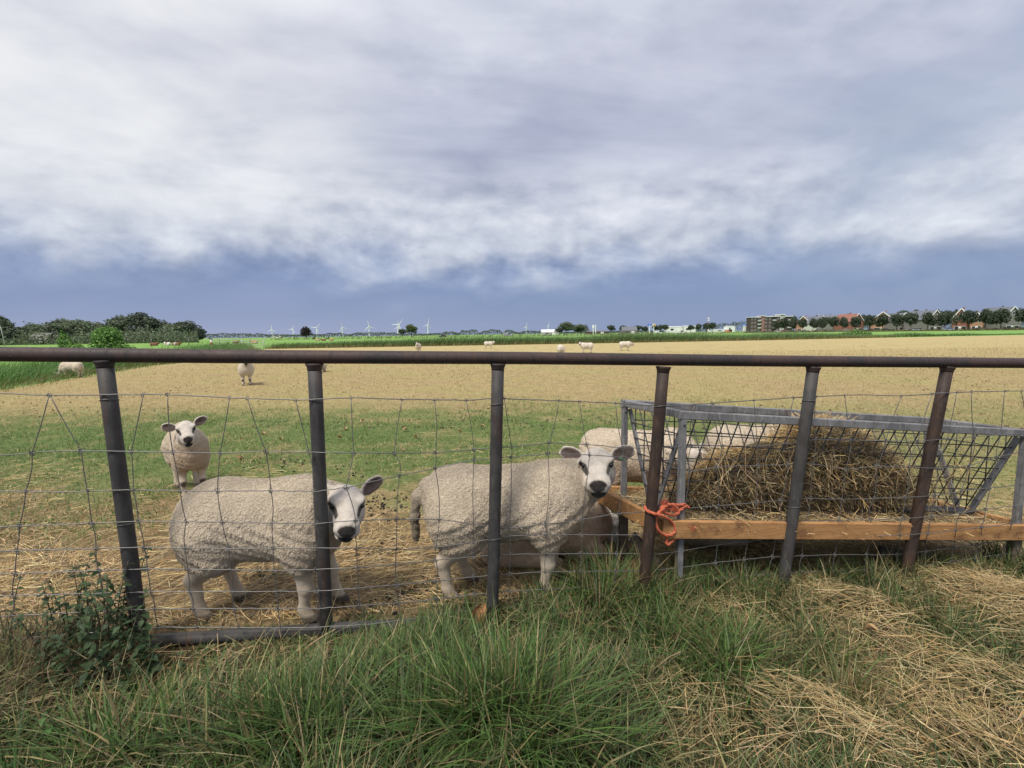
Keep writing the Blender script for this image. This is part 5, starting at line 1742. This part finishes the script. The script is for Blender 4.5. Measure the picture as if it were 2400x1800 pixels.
def apartment():
    px, Y = 1803, 450
    k = Y / F_PX
    o = empty('apartment_block', (xat(px, Y), Y, 0), R(-8))
    tag(o, 'dark brick apartment block with red stair tower and white roof edges', 'building')
    hor = 775
    H4 = CAM_H + (hor - 744) * k
    x0 = lambda p: (p - px) * k
    segs = [(1760, 1774, H4, 'brick_dark', 0), (1774, 1783, H4 - .3, 'concrete', 1.2), (1783, 1790, H4 + 1.0, 'brick_red', -.6), (1790, 1806, H4 + .2, 'brick_dark', 0), (1806, 1824, H4 + .4, 'brick_dark', 1.0), (1824, 1834, H4 + 2.0, 'concrete', .3), (1834, 1852, H4 + .3, 'brick_dark', .8)]
    for a, b, hh, mt, dy in segs:
        MB().box(((x0(a) + x0(b)) / 2, 6 + dy, hh / 2), (x0(b) - x0(a), 12, hh)).build('wall', M[mt], o)
        MB().box(((x0(a) + x0(b)) / 2, 5.6 + dy, hh + .2), (x0(b) - x0(a) + .7, 12.6, .5)).build('cornice', M['white_paint'], o)
    st = H4 / 4
    for a, b in ((1774, 1783), (1807, 1816), (1840, 1850)):
        for s in range(1, 4):
            bl = MB().box(((x0(a) + x0(b)) / 2, -.2 + (0 if a < 1800 else 1.0), s * st), (x0(b) - x0(a) - .1, 2.2, .25)).build('balcony', M['concrete'], o)
            MB().box(((x0(a) + x0(b)) / 2, -1.25 + (0 if a < 1800 else 1.0), s * st + .65), (x0(b) - x0(a) - .2, .08, 1.0)).build('railing', M['concrete'], bl)
            MB().box(((x0(a) + x0(b)) / 2, (1.12 if a < 1800 else .94), s * st + 1.35), (x0(b) - x0(a) - 1.0, .12, 2.0)).build('window', M['glass'], o)
    for p, dy in ((1763, 0), (1770, 0), (1786.5, -.6), (1793.5, 0), (1802, 0), (1820, 1.0)):
        for s in range(4):
            f = MB().box((x0(p), -.05 + dy, s * st + 1.7), (1.3, .12, 1.5)).build('window', M['white_paint'], o)
            MB().box((x0(p), -.09 + dy, s * st + 1.7), (1.05, .10, 1.25)).build('pane', M['glass'], f)


apartment()


def shed(px, Y, w, h, d, wall, roof, label, yaw=0, ridge=None):
    o = empty('shed', (xat(px, Y), Y, 0), R(yaw))
    tag(o, label, 'shed')
    ridge = ridge or h * 1.25
    MB().prism([(-d / 2, 0), (d / 2, 0), (d / 2, h), (0, ridge - .1), (-d / 2, h)], -w / 2, w / 2).build('wall', M[wall], o).rotation_euler = (0, 0, R(90))
    for s in (-1, 1):
        a, b = Vector((0, s * (d / 2 + .3), h - .1)), Vector((0, 0, ridge + .05))
        MB().add([Vector((x, p.y, p.z + q)) for x in (-w / 2 - .3, w / 2 + .3) for p in (a, b) for q in (0, .18)], [(0, 2, 3, 1), (4, 5, 7, 6), (0, 4, 6, 2), (1, 3, 7, 5), (0, 1, 5, 4), (2, 6, 7, 3)]).build('roof', M[roof], o)
    MB().box((w * .2, -d / 2 - .05, h * .42), (min(w * .2, 4), .14, h * .84)).build('door', M['white_paint'], o)
    MB().box((-w * .2, -d / 2 - .05, h * .55), (min(w * .22, 4), .12, h * .3)).build('window', M['glass'], o)
    return o


shed(1289, 600, 21, 3.0, 16, 'concrete', 'metal_roof', 'long white-roofed shed standing clear of the clump', 3, 6.2)
shed(1474, 560, 17, 3.4, 14, 'brick_grey', 'tile_grey', 'grey-roofed barn in front of the row of dark trees', -4, 8)
shed(1400, 640, 30, 3.0, 10, 'brick_dark', 'tile_grey', 'low dark farm building with long roof beside the tall pylon sign', 0, 4.6)
for px, w, h, lb, mt in [(1578, 20, 8.0, 'first long white warehouse beyond the blue signs', 'metal_roof'), (1612, 16, 8.6, 'middle white warehouse beyond the blue signs', 'metal_roof'), (1690, 26, 3.5, 'low white sales hall under the wooded rise', 'metal_roof'), (1708, 10, 7.5, 'square white cube building under the wooded rise', 'metal_roof'), (1752, 9, 11, 'pale office block beside the apartment block', 'render_pale')]:
    shed(px, 640, w, h, 12, mt, mt, lb, 0, h * 1.06)
_s = shed(112, 158, 5.0, 1.6, 5, 'brick_dark', 'asphalt', 'low shed with pale grey roof under the west wood', 4, 3.6)
_s = shed(545 * 0 + 735 * 0 + 655, 1500, 26, 3.0, 14, 'render_pale', 'metal_roof', 'tiny pale farmhouse beneath the farthest turbine', 0, 9)


# ------------------------------------------------------------------ signs, masts, lamp
def sign(px, Y, top, w, h, mat, label, logo=None):
    hor = 783 - (px - 1200) * .01396
    k = Y / F_PX
    T = CAM_H + (hor - top) * k
    o = empty('pylon_sign', (xat(px, Y), Y, 0))
    tag(o, label, 'sign')
    MB().tube([(0, 0, 0), (0, 0, T - h * k)], .45, 10).build('pole', M['white_paint'], o)
    p = MB().box((0, 0, T - h * k / 2), (w * k, .6, h * k)).build('panel', M[mat], o)
    if logo:
        MB().box((0, -.35, T - h * k * .42), (w * k * .5, .12, h * k * .16)).build('lettering', M['white_paint'], p)
        MB().box((0, -.35, T - h * k * .86), (w * k, .14, h * k * .16)).build('edge_strip', M['white_paint'], p)
    return o


sign(1522, 480, 760, 9.0, 6.5, 'blue_sign', 'blue panel sign on a white pole beside the yellow arches', True)
sign(1742, 480, 758.5, 9.0, 6.0, 'blue_sign', 'blue panel sign on a white pole by the apartment block', True)
sign(1391, 480, 762, 4.5, 6.5, 'white_paint', 'tall white rectangular sign near the clump of trees')
sign(1396.5, 485, 761, 1.5, 8, 'white_paint', 'slim white banner beside the tall white sign')


def arches():
    px, Y = 1532, 520
    k = Y / F_PX
    o = empty('arch_sign', (xat(px, Y), Y, 0))
    tag(o, 'pale yellow double-arched sign on a pole beside the blue sign', 'sign')
    z0 = CAM_H + (778 - 765) * k
    MB().tube([(0, 0, 0), (0, 0, z0)], .35, 8).build('pole', M['white_paint'], o)
    for s in (-1, 1):
        MB().tube([(s * (1.0 + 1.0 * math.cos(a)) * .9, 0, z0 + 2.6 * math.sin(a)) for a in np.linspace(0, math.pi, 13)], .32, 6).build('arch', M['yellow'], o, True)


arches()


def mast():
    px, Y = 1659, 700
    k = Y / F_PX
    hor = 777
    T = CAM_H + (hor - 741) * k
    o = empty('radio_mast', (xat(px, Y), Y, 0))
    tag(o, 'slim white radio mast with red bands above the trees', 'mast')
    for i in range(6):
        a, b = T * i / 6, T * (i + 1) / 6
        MB().tube([(0, 0, a), (0, 0, b)], [.75 - .1 * i, .65 - .1 * i], 10).build('section', M['white_paint'] if i % 2 == 0 else M['car_red'], o, True)
    for z in (T * .72, T * .86):
        for an in (0, 2.1, 4.2):
            MB().box((1.0 * math.cos(an), 1.0 * math.sin(an), z), (.5, .5, 2.4)).build('antenna', M['white_paint'], o)


mast()


def lamp_post():
    Y = 120
    o = empty('lamp_post', (xat(16, Y), Y, 0))
    tag(o, 'leaning pale lamp post before the west wood', 'lamp post')
    MB().tube([(.25, 0, 0), (.0, 0, 3.0), (-.32, 0, 5.2)], [.10, .08, .06], 8).build('pole', M['concrete'], o, True)
    MB().box((-.42, 0, 5.25), (.5, .22, .12)).build('lamp_head', M['concrete'], o)


lamp_post()


# ------------------------------------------------------------------ vehicles
def car_meshes():
    body = MB().prism([(-2.1, .35), (2.1, .35), (2.15, .62), (2.0, .82), (1.1, .95), (-1.75, 1.0), (-2.1, .85)], -.85, .85).mesh('body')
    cab = MB().prism([(1.05, .95), (.35, 1.42), (-1.15, 1.46), (-1.8, 1.0)], -.74, .74).mesh('windows')
    roof = MB().prism([(.40, 1.40), (.30, 1.49), (-1.15, 1.52), (-1.25, 1.43)], -.70, .70).mesh('roof')
    wheel = MB().lathe([(.1, -.11), (.33, -.11), (.33, .11), (.1, .11)], (0, 0, 0), 14).mesh('wheel')
    rim = MB().lathe([(.2, -.125), (.2, .125)], (0, 0, 0), 10).mesh('rim')
    lamp = MB().box((0, 0, 0), (.12, .34, .16)).mesh('headlight')
    cab.materials.append(M['glass']); wheel.materials.append(M['tyre']); rim.materials.append(M['car_silver']); lamp.materials.append(M['glass'])
    van = MB().prism([(-2.4, .35), (2.4, .35), (2.45, .9), (1.75, 1.15), (1.25, 2.05), (1.0, 2.2), (-2.4, 2.2)], -.95, .95).mesh('body')
    vwin = MB().prism([(1.78, 1.2), (1.30, 2.0), (.4, 2.0), (.4, 1.2)], -.96, .96).mesh('windows')
    vwin.materials.append(M['glass'])
    return body, cab, roof, wheel, rim, lamp, van, vwin


_CM = car_meshes()
_paint = {}


def vehicle(px, Y, yaw, paint, label, kind='car', group=None, z=0.0):
    body, cab, roof, wheel, rim, lamp, van, vwin = _CM
    o = empty('car' if kind == 'car' else kind, (xat(px, Y), Y, z), R(yaw))
    tag(o, label, 'car' if kind == 'car' else kind, group)

    def painted(me):
        key = (me.name, paint)
        if key not in _paint:
            m2 = me.copy(); m2.materials.clear(); m2.materials.append(M[paint]); _paint[key] = m2
        return _paint[key]

    def put(nm, me, par, loc=(0, 0, 0), rot=(0, 0, 0)):
        c = bpy.data.objects.new(nm, me); COL.objects.link(c); c.parent = par; c.location = loc; c.rotation_euler = rot
        return c
    if kind == 'car':
        put('body', painted(body), o); put('windows', cab, o); put('roof', painted(roof), o)
        L = 1.35
    else:
        put('body', painted(van), o); put('windows', vwin, o)
        L = 1.55
    for x in (-L, L):
        for y in (-.78, .78):
            wh = put('wheel', wheel, o, (x, y, .33), (R(90), 0, 0))
            put('rim', rim, wh)
    for y in (-.62, .62):
        put('headlight', lamp, o, (2.08 if kind == 'car' else 2.38, y, .68))
    return o


vehicle(432, 250, 178, 'car_white', 'white car driving past the end of the west wood')
vehicle(1040, 264, 178, 'car_black', 'dark car on the far road in open pasture')
vehicle(1191, 268, 10, 'car_silver', 'silver van with a yellow stripe on the far road', 'van')
_vn = bpy.data.objects['van']
MB().box((-2.42, 0, 1.0), (.05, 1.5, .5)).build('yellow_stripe', M['yellow'], _vn)
vehicle(1542, 330, 5, 'car_white', 'white van passing below the yellow arches', 'van')
vehicle(1592, 300, 3, 'car_white', 'white van passing in front of the warehouses', 'van')
vehicle(1664, 470, 0, 'car_white', 'first white van parked below the mast', 'van')
vehicle(1705, 470, 0, 'car_orange', 'orange van parked by the white cube building', 'van')
for px, Y, pt, lb in [(1822, 300, 'car_white', 'white car parked below the apartment block'), (1832, 305, 'car_red', 'red car parked below the apartment block'), (1853, 296, 'car_black', 'black car parked beside the red one'), (1880, 290, 'car_silver', 'silver car parked at the small orange house'),
                      (1912, 283, 'car_black', 'black car parked before the pale grey-roofed house'), (1946, 275, 'car_silver', 'silver car parked before the sideways grey-roofed house'), (1979, 268, 'car_white', 'white car parked before the red-roofed house'), (2034, 252, 'car_black', 'black car parked between red-roofed and orange house'),
                      (2074, 246, 'car_black', 'black car parked before the bright orange house'), (2126, 236, 'car_white', 'white car parked before the white-edged grey house'), (2146, 233, 'car_silver', 'silver car parked beside the flat-looking pale house'), (2218, 222, 'car_blue', 'blue-grey car parked before the narrow red gable')]:
    vehicle(px, Y, random.choice((0, 180, 8, -170)) + yw_face(px), pt, lb)

# brown bank and garden hedge along the estate
_px = np.linspace(1740, 2520, 40)
_Y = np.interp(_px, [1740, 2060, 2400, 2520], [300, 228, 196, 190])
_n = 6000
_q = RNG.uniform(1745, 2500, _n); _yy = np.interp(_q, _px, _Y) + RNG.uniform(-2, 4, _n)
stuff('bank_scrub', [leaf_cards(np.stack([xat(_q, _yy), _yy, np.abs(RNG.normal(0, .35, _n)) * (.4 + vnoise(_q, _q * 0, .05, 33))], -1), np.full(_n, .30), pick([(.12, .10, .06), (.18, .15, .085), (.07, .085, .04), (.25, .20, .13)], _n, .2))], M['foliage'], 'brownish scrub on the low bank before the estate', 'scrub')
_n = 5000
_q = RNG.uniform(1850, 2500, _n); _yy = np.interp(_q, _px, _Y) + RNG.uniform(12, 16, _n)
stuff('garden_hedge', [leaf_cards(np.stack([xat(_q, _yy), _yy, RNG.random(_n) * 1.3 * (.4 + .9 * vnoise(_q, _q * 0, .08, 34))], -1), np.full(_n, .28), pick(DK + BROWN[:1], _n, .2))], M['foliage'], 'dark garden hedges along the front of the estate', 'hedge')


# ------------------------------------------------------------------ field gate and fences of the west pasture
def field_gate():
    Y = 47
    o = empty('field_gate', (xat(560, Y), Y, 0))
    tag(o, 'pale tubular field gate standing at the ditch crossing', 'gate')
    for a, b, z0, z1 in ((500, 570, 1.12, .45), (571, 622, 1.0, .30)):
        xa, xb = xat(a, Y) - o.location.x, xat(b, Y) - o.location.x
        for i in range(4):
            z = z1 + (z1 + z0 - z1) * 0 + (z0 - z1) * i / 3
            MB().tube([(xa, 0, z), (xb, .3, z + .06)], .028, 6).build('bar', M['concrete'], o, True)
        for x in (xa, xb):
            MB().tube([(x, 0, z1 - .1), (x, 0, z0 + .08)], .032, 6).build('upright', M['concrete'], o, True)
    p = empty('marker_post', (xat(500, Y - .3), Y - .3, 0))
    tag(p, 'red and white marker post at the end of the field gate', 'post')
    for i in range(4):
        MB().box((0, 0, .15 + .3 * i), (.16, .12, .30)).build('band', M['car_red'] if i % 2 == 0 else M['white_paint'], p)
    MB().box((0, 0, 1.24), (.2, .16, .08)).build('cap', M['tyre'], p)
    for i, px in enumerate((360, 447, 519, 590)):
        q = empty('fence_stake', (xat(px, 78), 78, 0))
        tag(q, 'thin grey stake standing in the west pasture', 'stake', 'stakes in the west pasture')
        MB().tube([(0, 0, 0), (.02, 0, 1.25)], .045, 6).build('shaft', M['wood_old'], q, True)
        MB().box((.02, 0, 1.22), (.08, .06, .10)).build('insulator', M['white_paint'], q)


field_gate()

# ------------------------------------------------------------------ nettles and other broad-leaved weeds
def leaf_mesh(name, L, W, fold=.25, droop=.25, n=5):
    vs, fs = [], []
    for i in range(n + 1):
        t = i / n
        w = W / 2 * (math.sin(math.pi * min(t * 1.25, 1) ** .75) * (1 - t) ** .35 + .04) * (1.0 if i % 2 else .88)
        z = -droop * L * t * t
        vs += [(L * t, -w, z + fold * w), (L * t, 0, z), (L * t, w, z + fold * w)]
    for i in range(n):
        a = i * 3
        fs += [(a, a + 3, a + 4, a + 1), (a + 1, a + 4, a + 5, a + 2)]
    me = bpy.data.meshes.new(name)
    me.from_pydata(vs, [], fs)
    me.polygons.foreach_set('use_smooth', [True] * len(me.polygons))
    return me


def leaf_plain(name, c1, c2):
    m, t = material(name)
    o = t.n('ShaderNodeTexCoord').outputs['Object']
    info = t.n('ShaderNodeObjectInfo').outputs['Random']
    c = t.mix(info, c1, c2)
    c = t.mix(t.math('MULTIPLY', t.noise(o, 90, 3, .6), .5), c, tuple(x * .6 for x in c1))
    b = t.n('ShaderNodeBsdfPrincipled'); t.set(b.inputs['Base Color'], c); b.inputs['Roughness'].default_value = .55; b.inputs['Specular IOR Level'].default_value = .25
    tr = t.n('ShaderNodeBsdfTranslucent', Color=c)
    mx = t.n('ShaderNodeMixShader', Fac=.25); t.set(mx.inputs[1], b); t.set(mx.inputs[2], tr)
    t.n('ShaderNodeOutputMaterial', Surface=mx)
    return m


M['nettle'] = leaf_plain('nettle_leaf', (.032, .062, .026), (.070, .115, .045))
M['nettle_fresh'] = leaf_plain('fresh_leaf', (.055, .125, .035), (.10, .20, .055))
M['stem'] = plain('weed_stem', (.09, .085, .05), .8, .3, 20)
M['dead_leaf'] = plain('dead_leaf', (.28, .13, .055), .7, .45, 30, .002)
M['dead_leaf_pale'] = plain('pale_dead_leaf', (.42, .27, .14), .7, .35, 30, .002)
_LM = [leaf_mesh('leaf', l, w) for l, w in ((.050, .031), (.042, .026), (.060, .036))]
_LF = [leaf_mesh('leaf', l, w, .2, .35) for l, w in ((.055, .030), (.045, .026))]
for m in _LM: m.materials.append(M['nettle'])
for m in _LF: m.materials.append(M['nettle_fresh'])


def weed(px, py, h, pairs, meshes, label, group, lean=.15):
    b = gp(px, py)
    o = empty('nettle', (b[0], b[1], float(G(b[0], b[1]))), RNG.uniform(0, 6.28))
    tag(o, label, 'weed', group)
    dx, dy = RNG.normal(0, lean, 2) * h
    pts = [Vector((dx * t * t, dy * t * t, h * t)) for t in np.linspace(0, 1, 7)]
    MB().tube(pts, [.0032, .003, .0028, .0025, .0022, .0018, .001], 5).build('stem', M['stem'], o, True)
    for i in range(pairs):
        t = .18 + .82 * (i + .5) / pairs
        p = Vector((dx * t * t, dy * t * t, h * t))
        a0 = i * 1.57 + RNG.normal(0, .25)
        for k in range(2):
            c = bpy.data.objects.new('leaf', meshes[int(RNG.integers(0, len(meshes)))])
            COL.objects.link(c); c.parent = o
            c.location = p
            c.rotation_euler = (RNG.normal(0, .3), RNG.normal(.05, .35) + .25 * (1 - t), a0 + math.pi * k + RNG.normal(0, .3))
            sc = (1.15 - .55 * t) * RNG.uniform(.8, 1.2)
            c.scale = (sc,) * 3
    return o


for px, py, h in [(100, 1570, .26), (120, 1590, .28), (140, 1545, .32), (165, 1530, .34), (330, 1515, .36), (305, 1510, .40), (185, 1520, .38), (260, 1515, .42), (340, 1605, .16), (110, 1625, .18), (175, 1565, .33), (205, 1530, .36), (230, 1545, .40), (290, 1530, .38), (318, 1530, .36), (250, 1560, .34), (150, 1575, .28), (225, 1610, .26), (265, 1620, .24), (180, 1630, .24), (345, 1580, .22), (190, 1590, .30), (215, 1560, .36), (240, 1600, .30), (262, 1570, .38), (285, 1600, .30), (300, 1560, .36), (322, 1580, .28), (160, 1610, .24), (275, 1545, .40), (335, 1555, .30), (130, 1640, .20), (245, 1640, .20), (310, 1630, .18), (200, 1650, .2), (360, 1600, .18)]:
    weed(px, py, h, 9, _LM, 'dark green nettle stem in the clump at the gate foot', 'nettles at the foot of the gate')
for px, py, h in [(110, 1780, .16), (150, 1770, .17), (195, 1775, .16), (235, 1760, .15), (80, 1800, .14)]:
    weed(px, py, h, 4, _LF, 'bright green young nettle in the verge grass below the dark clump', 'young nettles in the verge grass', .3)
weed(425, 1600, .13, 4, _LM, 'low dark weed in front of the bottom pipe', None, .3)
for px, py, h in [(30, 1520, .30), (12, 1500, .34)]:
    weed(px, py, h, 6, _LM, 'withered nettle by the netting away from the main clump', 'withered nettles by the netting')


# ------------------------------------------------------------------ fallen leaves, droppings
def dead_leaf(px, py, size, label, z=.02, mat='dead_leaf', rot=None, group=None):
    b = gp(px, py)
    vs, fs = [], []
    nu, nv = 7, 5
    for i in range(nu):
        t = i / (nu - 1)
        for j in range(nv):
            u = j / (nv - 1) * 2 - 1
            w = math.sin(math.pi * (.08 + .90 * t)) ** .8 * .38 * (1 + .12 * math.sin(9 * t + j))
            cu = 1.3 * u
            vs.append((size * (t - .5), size * w * math.sin(cu), size * (w * (1 - math.cos(cu)) * 1.2 + .18 * math.sin(3.5 * t))))
    for i in range(nu - 1):
        for j in range(nv - 1):
            a = i * nv + j
            fs.append((a, a + nv, a + nv + 1, a + 1))
    me = bpy.data.meshes.new('fallen_leaf'); me.from_pydata(vs, [], fs)
    o = empty('fallen_leaf', (b[0], b[1], float(G(b[0], b[1])) + z))
    o.rotation_euler = rot or (RNG.normal(0, .5), RNG.normal(0, .5), RNG.uniform(0, 6.28))
    tag(o, label, 'leaf', group)
    link_mesh('leaf_blade', me, M[mat], o, True)
    MB().tube([(-size * .52, 0, 0), (0, 0, size * .12), (size * .62, 0, size * .02)], .0014, 5).build('leaf_stalk', M['stem'], o, True)
    return o


dead_leaf(1125, 1462, .095, 'large curled brown leaf leaning at the foot of a grey upright', .055, 'dead_leaf', (R(50), R(-55), R(30)))
dead_leaf(2035, 1530, .06, 'tan curled leaf lying in the raked hay', .10, 'dead_leaf_pale', (R(20), R(20), R(140)))
dead_leaf(2325, 1420, .06, 'small dark brown leaf on the hay by the rack end', .10)
dead_leaf(1052, 1712, .06, 'brown leaf sunk among the verge grass', .09)
for px, py in [(808, 1010), (850, 992), (660, 1035), (795, 1032), (975, 1030), (950, 1013), (1130, 1005), (620, 1022), (1075, 1017), (940, 1060), (500, 1150), (560, 1082)]:
    dead_leaf(px, py, .07, 'small tan leaf lying on the green part of the field', .03, 'dead_leaf_pale', None, 'leaves scattered on the grazed field')


def droppings():
    n = 520
    c = [(940, 1395), (1000, 1380), (905, 1410), (1190, 1415), (1090, 1440), (870, 1175), (905, 1200), (830, 1105), (1000, 1170), (930, 1180), (690, 1090), (620, 1085), (540, 1150), (880, 1290), (1330, 1390), (700, 1300), (600, 1340)]
    V, Fq, k = [], [], 0
    ico = MB().lathe([(.3, -.8), (.9, -.3), (.9, .3), (.3, .8)], (0, 0, 0), 6)
    base = np.array(ico.v); faces = ico.f
    me_v, me_f = [], []
    for i in range(n):
        p = c[int(RNG.integers(0, len(c)))]
        q = gp(p[0] + RNG.normal(0, 28), p[1] + RNG.normal(0, 12))
        if q[1] < fence_y(q[0]) + .05: continue
        s = RNG.uniform(.004, .016)
        an = RNG.uniform(0, 6.28)
        b = base * s * np.array([1, .8, .55])
        b = np.stack([b[:, 0] * math.cos(an) - b[:, 1] * math.sin(an) + q[0], b[:, 0] * math.sin(an) + b[:, 1] * math.cos(an) + q[1], b[:, 2] + G(q[0], q[1]) + .012], -1)
        me_v += [tuple(v) for v in b]; me_f += [tuple(j + k for j in f) for f in faces]; k += len(base)
    me = bpy.data.meshes.new('droppings'); me.from_pydata(me_v, [], me_f)
    o = link_mesh('droppings', me, plain('dung', (.018, .015, .012), .8, .3, 40), None, True)
    tag(o, 'dark sheep droppings scattered in the pen straw', 'droppings', kind='stuff')


droppings()
for _o in bpy.data.objects:
    if _o.name.startswith('frayed_fibres'): _o['kind'] = 'stuff'


def clods():
    """crumbs of soil and dry dung over the grazed field"""
    n = 6000
    y = 6.5 + 38 * RNG.random(n) ** 1.5
    x = RNG.uniform(-1, 1, n) * (2.0 + 1.12 * y)
    k = (x > -10 - .25 * y) & (vnoise(x, y, .6, 77) * vnoise(x, y, .17, 78) > .30)
    x, y = x[k], y[k]; n = len(x)
    s = RNG.uniform(.006, .022, n) * (1 + .03 * y)
    ring = np.array([(1, 0, 0), (.4, .8, .05), (-.6, .7, 0), (-.9, -.2, .1), (-.2, -.8, 0), (.6, -.7, .05), (0, 0, .55)])
    an = RNG.uniform(0, 6.28, n)
    R2 = ring[None] * s[:, None, None] * RNG.uniform(.6, 1.4, (n, 1, 3))
    V = np.stack([R2[..., 0] * np.cos(an)[:, None] - R2[..., 1] * np.sin(an)[:, None] + x[:, None], R2[..., 0] * np.sin(an)[:, None] + R2[..., 1] * np.cos(an)[:, None] + y[:, None], R2[..., 2] + (G(x, y) + .012)[:, None]], -1)
    tri = np.array([(i, (i + 1) % 6, 6) for i in range(6)])
    Fq = (tri[None] + (np.arange(n) * 7)[:, None, None]).reshape(-1, 3)
    C = np.repeat(pick([(.05, .038, .024), (.09, .065, .038), (.035, .027, .018), (.13, .095, .055)], n, .2), 7, 0)
    tag(link_mesh('soil_crumbs', np_mesh('soil_crumbs', V.reshape(-1, 3), Fq, C, 3), M['straw']), 'dark crumbs of soil and dry dung over the grazed field', 'soil', kind='stuff')


clods()
